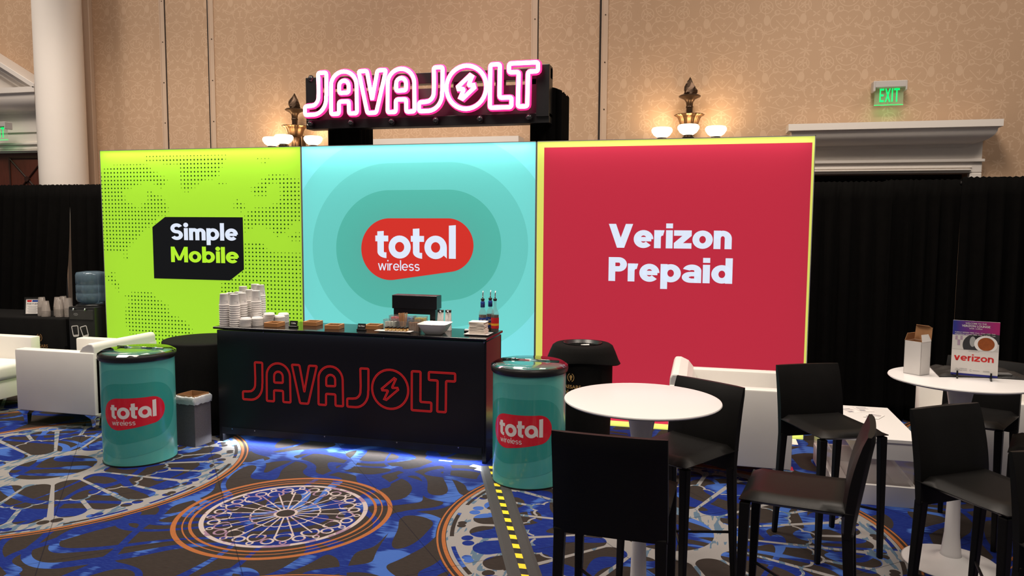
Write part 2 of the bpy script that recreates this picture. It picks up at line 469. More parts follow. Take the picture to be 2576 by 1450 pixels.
mat('red_wrap', srgb(214, 30, 46), .22, coat=.3); mat('white_wrap', srgb(232, 226, 222), .25, coat=.3)
mat('rubber_black', (.012, .012, .012), .35); mat('felt_grey', srgb(84, 80, 84), .95, noise=.35, nscale=160)
mat('liner', (.80, .84, .86), .2, trans=.35, alpha=.85, bump=.9, bscale=40)
mat('gold_print', srgb(190, 150, 92), .5); mat('gold_dim', srgb(150, 112, 66), .55)
mat('water_bottle', (.42, .62, .78), .06, trans=.85, ior=1.33, bump=.15, bscale=14); mat('clear_cup', (.34, .30, .27), .15, alpha=.5)
mat('syrup', (.075, .022, .006), .08); mat('glass_clear', (.30, .32, .32), .03, alpha=.20)
mat('label_blue', srgb(28, 62, 140), .4); mat('label_yellow', srgb(228, 168, 40), .4); mat('label_red', srgb(190, 30, 36), .4); mat('label_cream', srgb(226, 204, 150), .5)
mat('honey', (.42, .17, .02), .08, trans=.3); mat('jar_lid', (.01, .01, .01), .25)
mat('packet_pink', srgb(228, 132, 140), .6, noise=.15, nscale=120); mat('packet_blue', srgb(150, 180, 214), .6, noise=.15, nscale=120); mat('packet_yellow', srgb(226, 206, 120), .6, noise=.15, nscale=120)
mat('packet_white', srgb(224, 226, 218), .6, noise=.12, nscale=160); mat('packet_brown', srgb(176, 132, 96), .6, noise=.2, nscale=120)
mat('stir_wood', srgb(196, 150, 108), .7, noise=.15, nscale=60); mat('napkin', srgb(226, 214, 202), .9, noise=.06, nscale=50, bump=.3, bscale=120)
mat('tape_black', (.010, .010, .010), .45); mat('tape_yellow', srgb(236, 204, 40), .5); mat('tape_grey', (.36, .37, .37), .6); mat('ramp_grey', srgb(50, 50, 50), .7, noise=.1, nscale=80)
mat('ink', (.03, .03, .035), .6); mat('ink_grey', (.25, .25, .27), .7); mat('red_ink', srgb(206, 42, 42), .5); mat('slot_dark', (.008, .008, .008), .9)
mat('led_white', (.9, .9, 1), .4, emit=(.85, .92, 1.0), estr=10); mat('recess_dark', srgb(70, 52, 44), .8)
# ------------------------------------------------------------------ carpet
def carpet_material():
    m = bpy.data.materials.new('carpet'); m.use_nodes = True; nt = m.node_tree; X.nt = nt
    b = nt.nodes['Principled BSDF']; b.inputs['Roughness'].default_value = 0.95; b.inputs['Specular IOR Level'].default_value = 0.1
    tc = nt.nodes.new('ShaderNodeTexCoord'); vec = tc.outputs['Object']
    sp = nt.nodes.new('ShaderNodeSeparateXYZ'); nt.links.new(vec, sp.inputs[0])
    x, y = X(sp.outputs[0]), X(sp.outputs[1])
    # swirling ground: royal blue streams between dark brown lobes
    streak = xnoise(vec, 5, 3, 0, (1.2, 9, 1))
    fine = xnoise(vec, 60, 2, 0, (.35, 3, 1))
    n1 = xnoise(vec, 1.25, 0.0, .7, (1.0, 1.25, 1)); n2 = xnoise(vec, 1.4, 0.0, .6, (1.7, 1.0, 1))
    patch = xnoise(vec, 1.5, 1, .8, (2.2, 1.3, 1))
    blue = mixc(xmin(1, xmax(0, (patch + (streak - .5) * .30 - .55) * 16)), srgb(18, 34, 102), srgb(56, 88, 156))
    lane = xmax(0, xmin(1, (fine - .5) * 2.4))
    blue = mixc(lane * .30, blue, srgb(72, 106, 176))
    dark = mixc(fine, srgb(36, 31, 29), srgb(56, 49, 45))
    band = xsin(n1 * 36 + 1.1)
    ground = mixc(band > .38, dark, blue)
    ground = mixc(AND(xabs(n2 - .5) < .034, band < .38), ground, blue)
    # nearest big rosette centre
    def nearest(cs):
        dx, dy, d = x - cs[0][0], y - cs[0][1], None
        d = hyp(dx, dy)
        for cx, cy in cs[1:]:
            ex, ey = x - cx, y - cy; e = hyp(ex, ey); s = e < d
            dx = dx + (ex - dx) * s; dy = dy + (ey - dy) * s; d = xmin(d, e)
        return dx, dy, d
    dx, dy, r = nearest([(1.48, -2.13), (5.72, -2.14), (4.35, -4.40), (-1.1, -0.15), (8.6, -4.4), (8.75, .1), (0.1, -4.4)])
    R = 1.30; q = r / R
    ang = X.op('ARCTAN2', dy, dx)
    N = 16
    t = frac(ang * (N / (2 * PI)) + .03) - .5
    phi = t * (2 * PI / N); u = r * xcos(phi); v = xabs(r * xsin(phi)); e = r * xsin(PI / N - xabs(phi))
    hub = AND(q > .205, u < .355 * R, hyp(u - .355 * R, v) > .064 * R)
    spoke = AND(q > .3, q < .9, e < (.005 + .016 * q))
    spoke2 = AND(q > .64, q < .9, v < .014)
    d3 = xmin(hyp(u - .60 * R, v) - .042 * R, hyp(u - .555 * R, v - .052 * R) - .046 * R)
    scal = AND(xabs(d3) < .0075, u > .57 * R)
    vo = xabs(v - .072 * R)
    band = AND(u > .79 * R, q < .955, OR(q > .865, hyp(u - .79 * R, vo) > .062 * R))
    cut = OR(hyp((q - .865) * R, e - .034) < .033, hyp((q - .895) * R, v - .02) < .026, AND(xabs(q - .930) < .009, xabs(t) < .36))
    white = AND(OR(hub, spoke, spoke2, scal, band), 1 - AND(cut, q > .82), q < .955)
    wn = xnoise(vec, 26, 2, 0, (1, .22, 1)); wp = xnoise(vec, 4, 2)
    cream = mixc(AND(wn > .53, wp > .46), srgb(130, 128, 127), srgb(78, 98, 116))
    col = mixc(white, ground, cream)
    orange = mixc(fine, srgb(128, 74, 40), srgb(158, 98, 58))
    ring = OR(AND(q > .958, q < .974), AND(q > .988, q < .996))
    dk = AND(q > .955, q < 1.0)
    col = mixc(dk, col, dark); col = mixc(ring, col, orange)
    # smaller rosettes
    dx, dy, r2 = nearest([(3.51, -2.47), (-.35, -2.5), (7.9, -2.5), (6.4, -4.5), (2.2, -4.5)])
    R2 = .63; p = r2 / R2
    ang2 = X.op('ARCTAN2', dy, dx); N2 = 22
    t2 = frac(ang2 * (N2 / (2 * PI)) + .2) - .5; ph2 = t2 * (2 * PI / N2)
    u2 = r2 * xcos(ph2); v2 = xabs(r2 * xsin(ph2)); e2 = r2 * xsin(PI / N2 - xabs(ph2))
    N3 = 15; t3 = frac(ang2 * (N3 / (2 * PI)) + .55) - .5; ph3 = t3 * (2 * PI / N3); u3 = r2 * xcos(ph3); v3 = xabs(r2 * xsin(ph3)); e3 = r2 * xsin(PI / N3 - xabs(ph3))
    lines = OR(AND(p > .09, p < .57, e2 < .0048), AND(p > .085, p < .11), AND(p > .722, p < .765),
               AND(xabs(hyp(u2 - .27 * R2, v2) - .052 * R2) < .0045, u2 > .28 * R2),
               AND(xabs(hyp(u3 - .635 * R2, v3) - .050 * R2) < .0065), AND(xabs(hyp(u3 - .56 * R2, e3) - .075 * R2) < .006, p > .5),
               AND(xabs(hyp(u3 - .67 * R2, e3) - .026 * R2) < .005))
    lilac = mixc(xnoise(vec, 9, 2) > .55, srgb(164, 152, 150), srgb(132, 106, 126))
    inside = p < .765
    colm = mixc(p < .085, ground, dark)
    colm = mixc(AND(lines, inside), colm, lilac)
    ringm = OR(AND(p > .955, p < 1.0), AND(p > .895, p < .908), AND(p > .825, p < .852))
    colm = mixc(ringm, colm, orange)
    col = mixc(p < 1.0, col, colm)
    # faint tile joints
    jx = frac((x * .77 + y * .64 + .12) / .92); jy = frac((x * .64 - y * .77 + .3) / .92)
    col = mixc(OR(jx < .006, jy < .006) * .55, col, (.004, .004, .012))
    nt.links.new(col, b.inputs['Base Color'])
    bp = nt.nodes.new('ShaderNodeBump'); bp.inputs['Strength'].default_value = .35; bp.inputs['Distance'].default_value = .004
    nz = xnoise(vec, 420, 1); nt.links.new(nz.s, bp.inputs['Height']); nt.links.new(bp.outputs[0], b.inputs['Normal'])
    return m
MATS['carpet'] = carpet_material()
struct('floor', MB().box(-6, 11, -9, 4, -.06, 0), 'carpet')

# ------------------------------------------------------------------ back wall with damask paper
WY = 1.6
def wallpaper():
    m = bpy.data.materials.new('wallpaper'); m.use_nodes = True; nt = m.node_tree; X.nt = nt
    b = nt.nodes['Principled BSDF']; b.inputs['Roughness'].default_value = .6; b.inputs['Specular IOR Level'].default_value = .25
    tc = nt.nodes.new('ShaderNodeTexCoord'); vec = tc.outputs['Object']
    sp = nt.nodes.new('ShaderNodeSeparateXYZ'); nt.links.new(vec, sp.inputs[0])
    x, z = X(sp.outputs[0]), X(sp.outputs[2])
    a = .2875 - xabs(frac((x - 5.45) / .575) - .5) * .575; c = frac((4.02 - z) / .555) * .555
    g = []
    # vines: arcs (centre, radius, from, to) and straight stems
    for cx, cz, r, lo, hi in [(0, .09, .095, .085, .6), (.176, .152, .060, 0, .6), (.072, .208, .024, 0, .6), (.056, .300, .080, .21, .37), (.24, .325, .026, .30, .6), (.2875, .415, .088, .36, .48), (.15, .335, .075, .34, .6), (.135, .215, .050, .19, .235), (.07, .47, .075, .44, .50), (.2875, .14, .075, .10, .20), (.0, .50, .06, .50, .56)]:
        g.append(AND(xabs(hyp(a - cx, c - cz) - r) < .0042, c > lo, c < hi))
    for x0, z0, x1, z1 in [(0, .035, .13, .0), (.0, .035, .095, .10), (.2875, .33, .19, .39), (.0, .455, .12, .475), (.0, .455, .09, .53), (.11, .18, .2, .10), (.08, .28, .0, .37), (.19, .40, .08, .365)]:
        dx, dz = x1 - x0, z1 - z0; l2 = dx * dx + dz * dz
        k = xmin(1, xmax(0, ((a - x0) * dx + (c - z0) * dz) / l2))
        g.append(hyp(a - x0 - k * dx, c - z0 - k * dz) < .0038)
    # palmettes, buds and leaves
    for cx, cz, r, n, s_, ph in [(.2, .030, .060, 7, .55, 0), (.0, .072, .042, 4, .5, 0), (.176, .148, .040, 5, .5, .5), (.2875, .235, .040, 5, .45, 0), (.192, .392, .032, 7, .5, 0), (.2875, .455, .036, 4, .45, .4), (.2875, .395, .030, 3, .5, 1.2), (.072, .365, .026, 3, .55, .3), (.0, .448, .034, 5, .5, 0), (.125, .478, .036, 3, .5, .8), (.05, .125, .028, 3, .5, .2), (.23, .52, .030, 3, .5, .4), (.0, .30, .024, 4, .5, 0)]:
        ex, ez = a - cx, c - cz
        rr = hyp(ex, ez); an = X.op('ARCTAN2', ez, ex)
        g.append(rr < r * (s_ + (1 - s_) * xcos(an * n + ph)))
    ex, ez = (a - .168) / .030, (c - .278) / .050
    g.append(hyp(ex, ez) < 1)
    pat = OR(*g)
    mott = xnoise(vec, 2.0, 2)
    base = mixc(mott, (.500, .333, .213), (.535, .357, .232))
    lightc = (.640, .454, .312)
    col = mixc(pat * .62, base, lightc)
    nt.links.new(col, b.inputs['Base Color'])
    return m
MATS['wallpaper'] = wallpaper()
mat('wall_trim', (.56, .41, .30), .5); mat('seam_dark', (.02, .013, .011), .8)
w = MB()
DX0, DX1, DZ = 6.86, 8.27, 2.235
w.box(-6, DX0, WY, WY + .15, 0, 6); w.box(DX1, 11, WY, WY + .15, 0, 6); w.box(DX0, DX1, WY, WY + .15, DZ, 6)
struct('wall_back', w, 'wallpaper', label='beige damask wallpaper wall at the back of the hall')
# dark vestibule behind the right-hand opening
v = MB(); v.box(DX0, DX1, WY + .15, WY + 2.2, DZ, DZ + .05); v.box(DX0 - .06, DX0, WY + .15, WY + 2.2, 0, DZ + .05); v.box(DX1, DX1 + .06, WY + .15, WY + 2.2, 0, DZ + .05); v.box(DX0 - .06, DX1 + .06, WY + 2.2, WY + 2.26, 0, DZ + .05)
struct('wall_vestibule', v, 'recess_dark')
for i, vx in enumerate((7.05, 7.45, 7.85)):
    d = MB().lathe([(.07, DZ - .004), (.055, DZ - .008), (.045, DZ - .002)], 20, vx, WY + .75, cap=False)
    o = d.build('recessed_downlight', 'bronze'); tag(o, 'small unlit downlight in the dark doorway ceiling', 'downlight', 'downlights in the doorway ceiling')
def seam(n, x, wdt, dark, side=1):
    t = MB(); t.box(x - wdt / 2, x + wdt / 2, WY - .012, WY, 0, 6); t.box(x - wdt / 2 - .012, x - wdt / 2, WY - .016, WY, 0, 6)
    o = struct('trim_%d' % n, t, 'wall_trim')
    d = MB(); d.box(x + side * wdt / 2 - (0 if side > 0 else dark), x + side * wdt / 2 + (dark if side > 0 else 0), WY - .006, WY + .001, 0, 6)
    d.build('joint', 'seam_dark', o)
    for k in range(7):
        q = MB(); q.prism([(x + .007 * math.cos(2 * PI * i / 8), 2.45 + k * .48 + .007 * math.sin(2 * PI * i / 8)) for i in range(8)], WY - .016, WY - .012)
        q.build('screw', 'bronze', o)
seam(1, -.49, .055, .010); seam(2, .185, .055, .034, -1); seam(3, 4.10, .055, .010); seam(4, 4.845, .055, .034, -1)
pil = MB().rbox(-1.66, -1.50, WY - .06, WY, 0, 6, .006, 1); struct('trim_5', pil, 'wall_trim')

def cornice(parent, x0, x1, ztop, y_front, y_back, lip=.062, cove=.16):
    """lip, cove and bead swept around three sides by boxes and a profile prism"""
    pr = [(y_back, ztop), (y_front, ztop), (y_front, ztop - lip), (y_front + .025, ztop - lip - .012)]
    for i in range(8):
        a = i / 7 * PI / 2
        pr.append((y_front + .03 + (y_back - y_front - .07) * (1 - math.cos(a)), ztop - lip - .014 - (cove - .04) * math.sin(a)))
    pr += [(y_back - .035, ztop - lip - cove + .02), (y_back - .02, ztop - lip - cove), (y_back, ztop - lip - cove)]
    mb = MB(); n = len(pr)
    # mitred returns: every profile point keeps its own projection at both ends
    L = [(x0 + (p[0] - y_front), p[0], p[1]) for p in pr]; Rr = [(x1 - (p[0] - y_front), p[0], p[1]) for p in pr]
    mb.add(L + Rr, [(i, (i + 1) % n, n + (i + 1) % n, n + i) for i in range(n)])
    # side returns back to the wall
    Lb = [(p[0], y_back, p[2]) for p in L]; Rb = [(p[0], y_back, p[2]) for p in Rr]
    mb.add(L + Lb, [(i, (i + 1) % n, n + (i + 1) % n, n + i) for i in range(n)]); mb.add(Rr + Rb, [(i, (i + 1) % n, n + (i + 1) % n, n + i) for i in range(n)])
    return mb.build('cornice', 'trim_white', parent, 35)
def casing(parent, x0, x1, z, wdt=.10, yb=WY):
    m = MB(); m.box(x0 - wdt, x1 + wdt, yb - .075, yb, z, z + .035 + wdt - .035)
    m.box(x0 - wdt, x0, yb - .075, yb, 0, z); m.box(x1, x1 + wdt, yb - .075, yb, 0, z)
    m.build('casing', 'trim_white', parent, bevel=.008)
    m = MB()
    for k, (o, d) in enumerate(((.022, .060), (.045, .050))):
        m.box(x0 - o * .3, x1 + o * .3, yb - .075 - .012 * (2 - k), yb - .074, z + o, z + o + .012)
    m.box(x0 - wdt - .014, x1 + wdt + .014, yb - .10, yb - .0, z + wdt, z + wdt + .026)
    m.build('moulding', 'trim_white', parent, bevel=.004)
# right-hand doorway surround
d1 = thing('door_1', None, None); d1['kind'] = 'structure'; d1['label'] = 'white doorway surround with deep cornice on the right of the back wall'
cornice(d1, 6.64, 8.45, 2.695, WY - .30, WY - .06)
MB().box(6.73, 8.365, WY - .07, WY, 2.33, 2.62).build('frieze', 'trim_white', d1)
casing(d1, DX0, DX1, DZ)
# centre door, only its head shows above the light boxes
d2 = thing('door_2', None, None); d2['kind'] = 'structure'; d2['label'] = 'white door head showing below the neon sign'
cornice(d2, 2.25, 4.00, 2.645, WY - .30, WY - .06)
MB().box(2.34, 3.91, WY - .07, WY, 2.28, 2.58).build('frieze', 'trim_white', d2)
casing(d2, 2.45, 3.80, 2.185)
MB().box(2.45, 3.80, WY - .03, WY, 0, 2.185).build('door_leaf', 'wood_dark', d2)
# left door with pediment beside the column
d3 = thing('door_3', None, None); d3['kind'] = 'structure'; d3['label'] = 'white pedimented doorway with dark wooden door at the far left'
PX0, PX1, PC = -5.6, -2.1, -3.85
cornice(d3, PX0, PX1, 3.375, WY - .32, WY - .06, .065, .22)
MB().box(PX0 + .1, PX1 - .1, WY - .07, WY, 2.86, 3.10).build('frieze', 'trim_white', d3)
MB().box(PX0 + .15, PX1 - .15, WY - .05, WY, 2.70, 2.86).build('architrave', 'trim_white', d3)
casing(d3, -5.2, -2.20, 2.60, .10)
apex = 3.345 + (PX1 - PC) * .56
MB().prism([(PX0 + .15, 3.375), (PX1 - .15, 3.375), (PC, apex - .1)], WY - .06, WY).build('tympanum', 'trim_white', d3)
for s in (-1, 1):
    ex = PX1 if s > 0 else PX0
    for name, o, th, dp in (('raking_cornice', 0, .065, .32), ('raking_cove', -.075, .075, .24), ('raking_bead', -.17, .085, .15)):
        MB().prism([(ex + s * 0, 3.345 + o), (ex, 3.345 + o + th), (PC, apex + o + th), (PC, apex + o)], WY - dp, WY).build(name, 'trim_white', d3, bevel=.006)
dl = MB().box(-5.2, -2.20, WY - .02, WY, 0, 2.60).build('door_leaf', 'wood_dark', d3)
for x0, x1 in ((-2.85, -2.29),):
    z0, z1 = 2.0, 2.54
    f = MB()
    for a, b_ in (((x0, z0), (x1, z0)), ((x0, z1), (x1, z1)), ((x0, z0), (x0, z1)), ((x1, z0), (x1, z1)), ((x0, z0), (x1, z1)), ((x0, z1), (x1, z0))):
        f.tube([(a[0], WY - .026, a[1]), (b_[0], WY - .026, b_[1])], .011, 6)
    f.build('cross_moulding', 'wood_line', dl)
    MB().prism([((x0 + x1) / 2 + .035 * math.cos(2 * PI * i / 12), (z0 + z1) / 2 + .035 * math.sin(2 * PI * i / 12)) for i in range(12)], WY - .05, WY - .02).build('rosette', 'wood_line', dl)
col = thing('column', 'tall round cream plaster column left of the lime panel', 'column', (-1.63, 1.20, 0))
MB().lathe([(.262, .12), (.262, 3), (.256, 6)], 48, cap=False).build('shaft', 'trim_white', col, True)
MB().lathe([(.33, 0), (.33, .07), (.30, .12), (.262, .13)], 40).build('base', 'trim_white', col, 30)

# ------------------------------------------------------------------ black drapes
def drape(label, x0, x1, y, h, folds, seed, lean0=0.0, lean1=0.0):
    """lean: how far each side edge swings inwards near the bottom (m)"""
    r = random.Random(seed); t = thing('drape', label, 'curtain', ((x0 + x1) / 2, y, 0), 0, 'black drapes on the pipe stands')
    nx, nz = int((x1 - x0) / .022), 14; vs = []; cx = (x0 + x1) / 2
    ph = [r.uniform(0, 6) for _ in range(4)]
    for k in (0, 1):
        for j in range(nz + 1):
            z = .012 + (h - .012) * j / nz; f = 1 - j / nz
            for i in range(nx + 1):
                s = i / nx
                a = x0 + lean0 * min(1, f * 1.5) ** 1.6; b = x1 - lean1 * min(1, f * 1.5) ** 1.6
                xx = a + (b - a) * s
                amp = (.012 + .030 * min(1, f * 3)) * min(1, .15 + min(s, 1 - s) * (x1 - x0) / .22)
                yy = amp * (math.sin(s * folds * 2 * PI + ph[0] + .6 * math.sin(s * 9 + ph[1])) + .4 * math.sin(s * folds * 4.7 * PI + ph[2]))
                zz = z + (.006 * math.sin(s * folds * 6 * PI + ph[3]) if j == nz else 0)
                vs.append((xx - cx, yy + k * .006, zz))
    m = (nx + 1) * (nz + 1); fs = []
    for j in range(nz):
        for i in range(nx):
            q = (j * (nx + 1) + i, j * (nx + 1) + i + 1, (j + 1) * (nx + 1) + i + 1, (j + 1) * (nx + 1) + i)
            fs.append(q); fs.append(tuple(m + k for k in q[::-1]))
    for i in range(nx):
        fs.append((i, m + i, m + i + 1, i + 1)); o = nz * (nx + 1); fs.append((o + i, o + i + 1, m + o + i + 1, m + o + i))
    MB().add(vs, fs).build('cloth', 'drape_black', t, True, fix=False)
    MB().tube([(x0 - cx, .045, h - .05), (x1 - cx, .045, h - .05)], .018, 8).build('crossbar', 'black_metal', t, True)
    for sx in (x0 + .16, x1 - .16):
        MB().cyl(sx - cx, .075, .008, h - .03, .019, 10).build('upright', 'alu', t, True)
        MB().box(sx - cx - .12, sx - cx + .12, -.02 + .075, .13 + .075, 0, .008).build('foot_plate', 'black_metal', t)
    return t
drape('black drape behind the framed sign and clear cups at far left', -3.9, -1.172, .80, 2.15, 16, 1, 0, .15)
drape('black drape behind the water cooler, left of the lime panel', -1.168, .55, .80, 2.15, 11, 2, -.02, 0)
drape('black drape next to the right edge of the crimson panel', 6.62, 7.45, .74, 2.118, 6, 3)
drape('black drape behind the open white carton', 7.42, 8.02, .875, 2.138, 5, 4)
drape('black drape at the far right edge behind the poster', 7.98, 9.4, .74, 2.150, 10, 5)
# ------------------------------------------------------------------ light boxes
PW, PH = 2.2396, 2.44
EDGE = 4.6
def led_strip(x0, x1, y, z, watts, down=True, col=(.85, .92, 1.0), w=.02):
    l = bpy.data.lights.new('led_strip', 'AREA'); l.shape = 'RECTANGLE'; l.size = x1 - x0; l.size_y = w; l.energy = watts; l.color = col
    o = bpy.data.objects.new('led_strip', l); o.location = ((x0 + x1) / 2, y, z)
    if not down: o.rotation_euler = (PI, 0, 0)
    C.objects.link(o); return o
def ring_sheet(name, outer, inner, c, fn, m, parent, n=180):
    """flat sheet between two convex outlines that both hold the point c"""
    def hit(P, a):
        d = (math.cos(a), math.sin(a)); best = None
        for i in range(len(P)):
            (x0, y0), (x1, y1) = P[i - 1], P[i]; ex, ey = x1 - x0, y1 - y0; den = d[0] * ey - d[1] * ex
            if abs(den) < 1e-12: continue
            t_ = ((x0 - c[0]) * ey - (y0 - c[1]) * ex) / den; s_ = ((x0 - c[0]) * d[1] - (y0 - c[1]) * d[0]) / den
            if t_ > 0 and -1e-6 <= s_ <= 1 + 1e-6 and (best is None or t_ > best): best = t_
        return (c[0] + d[0] * best, c[1] + d[1] * best)
    an = sorted([2 * PI * i / n - PI for i in range(n)] + [math.atan2(p[1] - c[1], p[0] - c[0]) for P in (outer, inner) if len(P) < 12 for p in P])
    o_ = [hit(outer, a) for a in an]; i_ = [hit(inner, a) for a in an]; k = len(an)
    return lay(name, [[o_[j], o_[(j + 1) % k], i_[(j + 1) % k], i_[j]] for j in range(k)], fn, m, parent)
def lightbox(label, x0, x1, front, edge=EDGE):
    t = thing('light_box', label, 'display panel', ((x0 + x1) / 2, 0, 0), 0, 'backlit display wall panels')
    cx = (x0 + x1) / 2; hw = (x1 - x0) / 2 - .002
    fr = MB(); e = .006
    fr.box(-hw, -hw + e, 0, .12, 0, PH); fr.box(hw - e, hw, 0, .12, 0, PH); fr.box(-hw, hw, 0, .12, PH - e, PH); fr.box(-hw, hw, 0, .12, 0, e); fr.box(-hw, hw, .114, .12, 0, PH)
    fr.build('frame', 'alu', t)
    MB().box(-hw + e, hw - e, .104, .110, e, PH - e).build('reflector', 'white_lam', t)
    if front: MB().add([(-hw + .001, .001, .001), (hw - .001, .001, .001), (hw - .001, .001, PH - .001), (-hw + .001, .001, PH - .001)], [(0, 1, 2, 3)]).build('fabric', front, t, fix=False)
    for dn in (True, False):
        l = led_strip(-hw + .03, hw - .03, .055, (PH - .012) if dn else .012, edge, dn, (.92, .97, 1.0), .05); l.parent = t
    for s in (-1, 1):
        MB().rbox(s * (hw - .10) - .04, s * (hw - .10) + .04, -.16, .26, 0.0005, .006, .002, 1).build('foot_plate', 'white_lam', t)
    return t, (lambda d: (lambda x, z: (x - cx, -d, z)))
t, at = lightbox('lime green backlit panel with dotted map and black name badge', 0, PW, 'lime_glow')
REG = [[(0.527,2.382),(1.458,2.373),(1.44,2.329),(1.389,2.245),(1.346,2.161),(1.173,2.112),(1.055,2.05),(1.007,2.013),(0.955,2.036),(0.918,2.139),(0.923,2.268),(0.881,2.308),(0.812,2.278),(0.712,2.314),(0.525,2.319)],
[(0.006,2.203),(0.052,2.271),(0.282,2.305),(0.473,2.302),(0.558,2.287),(0.641,2.228),(0.757,2.167),(0.79,2.123),(0.702,2.052),(0.627,2.106),(0.517,2.117),(0.376,2.064),(0.27,2.035),(0.284,1.954),(0.404,1.896),(0.428,1.866),(0.472,1.881),(0.488,1.925),(0.544,1.939),(0.539,2.041),(0.599,2.044),(0.632,2.012),(0.733,1.982),(0.773,1.896),(0.791,1.802),(0.692,1.791),(0.629,1.721),(0.506,1.644),(0.406,1.55),(0.326,1.498),(0.282,1.423),(0.012,1.416),(-0.007,1.925)],
[(0.009,1.171),(0.089,1.229),(0.142,1.215),(0.126,1.174),(0.185,1.108),(0.181,1.018),(0.156,1.047),(0.061,1.12)],
[(0.224,0.989),(0.353,1.037),(0.542,1.043),(0.635,0.971),(0.744,0.913),(0.767,0.827),(0.927,0.774),(1.017,0.697),(1.015,0.615),(0.851,0.549),(0.642,0.487),(0.522,0.542),(0.275,0.606),(0.222,0.733),(0.235,0.839),(0.302,0.961)],
[(1.826,2.146),(1.937,2.193),(2.054,2.183),(2.23,2.129),(2.238,1.751),(2.152,1.723),(2.081,1.646),(1.978,1.589),(1.902,1.672),(1.776,1.7),(1.638,1.635),(1.614,1.741),(1.648,1.825),(1.74,1.868),(1.859,1.882),(1.982,1.916),(2.018,1.992),(2.017,2.062),(1.967,2.114),(1.887,2.062),(1.877,1.972),(1.719,1.993),(1.713,2.063),(1.809,2.102)],
[(2.096,1.621),(2.231,1.647),(2.23,1.561),(2.106,1.56)],
[(1.617,1.551),(1.816,1.554),(1.873,1.473),(1.975,1.456),(2.232,1.45),(2.234,0.30),(1.392,0.30),(1.338,1.079),(1.373,1.16),(1.61,1.287)],
[(1.5,1.867),(1.556,1.959),(1.622,1.917),(1.66,1.868),(1.596,1.836)], [(1.779,2.333),(1.917,2.331),(1.853,2.281)], [(1.34,2.111),(1.442,2.113),(1.436,2.082),(1.346,2.082)], [(0.242,1.4),(0.316,1.409),(0.314,1.349),(0.257,1.341)]]
def sdist(P, x, y):
    ins = False; d = 9
    for i in range(len(P)):
        (x0, y0), (x1, y1) = P[i - 1], P[i]
        if (y0 > y) != (y1 > y) and x < (x1 - x0) * (y - y0) / (y1 - y0) + x0: ins = not ins
        l2 = (x1 - x0) ** 2 + (y1 - y0) ** 2; k = max(0, min(1, ((x - x0) * (x1 - x0) + (y - y0) * (y1 - y0)) / l2))
        d = min(d, math.hypot(x - x0 - k * (x1 - x0), y - y0 - k * (y1 - y0)))
    return d if ins else -d
BADGE = [(.745, 1.780), (1.612, 1.780), (1.612, 1.280), (1.455, 1.170), (.595, 1.170), (.595, 1.680)]
dots = []; g = .0385; rr = random.Random(3)
for i in range(58):
    for j in range(63):
        x, z = .016 + i * g, .022 + j * g
        if x > PW - .012 or z > PH - .03 or sdist(BADGE, x, z) > -.004: continue
        d = max(sdist(P, x, z) for P in REG)
        if d > -.008:
            r = min(.0083, .0036 + max(0, d + .004) * .13 + rr.uniform(-.0004, .0008))
            dots += p_disc(x, z, r, 8)
o = lay('dot_pattern', dots, at(.0016), 'dot_print', t); o['kind'] = 'stuff'
o = lay('badge', [BADGE], at(.0022), 'black_print', t); o['label'] = 'black clipped-corner name badge'
lay('lettering', text2d('Simple', .803, 1.556, 1.555, .163, T=.225, gap=.045, xh=.72), at(.0032), 'white_print', o)
lay('lettering', text2d('Mobile', .800, 1.560, 1.337, .152, T=.225, gap=.045, xh=.74), at(.0032), 'lime_print', o)
t, at = lightbox('turquoise backlit panel with concentric pill shapes and red logo', PW, 2 * PW, None)
rect = [(PW + .003, .001), (2 * PW - .003, .001), (2 * PW - .003, PH - .001), (PW + .003, PH - .001)]
cut = lambda off: clipbox(logo_pill(off), PW + .0032, 2 * PW - .0032, .0012, PH - .0012)
LC = (3.40, 1.50)
ring_sheet('fabric', rect, cut(.740), LC, at(-.001), 'teal_glow', t)
ring_sheet('outer_pill', cut(.740), cut(.495), LC, at(-.001), 'teal_1_glow', t); ring_sheet('middle_pill', cut(.495), cut(.2535), LC, at(-.001), 'teal_2_glow', t); ring_sheet('inner_pill', cut(.2535), logo_pill(-.01), LC, at(-.001), 'teal_3_glow', t)
o = lay('red_pill', [logo_pill(0)], at(.0010), 'red_pill', t)
lay('lettering', logo_total(), at(.0022), 'white_print', o); lay('lettering', logo_wireless(), at(.0022), 'white_print', o)
t, at = lightbox('crimson backlit panel with yellow border and white two-line lettering', 2 * PW, 3 * PW, None, 2.2)
fld = [(4.546, .052), (6.693, .052), (6.693, 2.385), (4.546, 2.385)]
ring_sheet('fabric', [(2 * PW + .003, .001), (3 * PW - .003, .001), (3 * PW - .003, PH - .001), (2 * PW + .003, PH - .001)], fld, (5.6, 1.2), at(-.001), 'yellow_glow', t, 40)
o = lay('field', [fld], at(-.001), 'crimson_glow', t)
lay('lettering', text2d('Verizon', 5.109, 6.108, 1.539, .200, T=.25, gap=.030, xh=.75, dot='sq'), at(.0012), 'white_print', o)
lay('lettering', text2d('Prepaid', 5.113, 6.121, 1.257, .202, T=.25, gap=.035, xh=.75, dot='sq', a2=True), at(.0012), 'white_print', o)

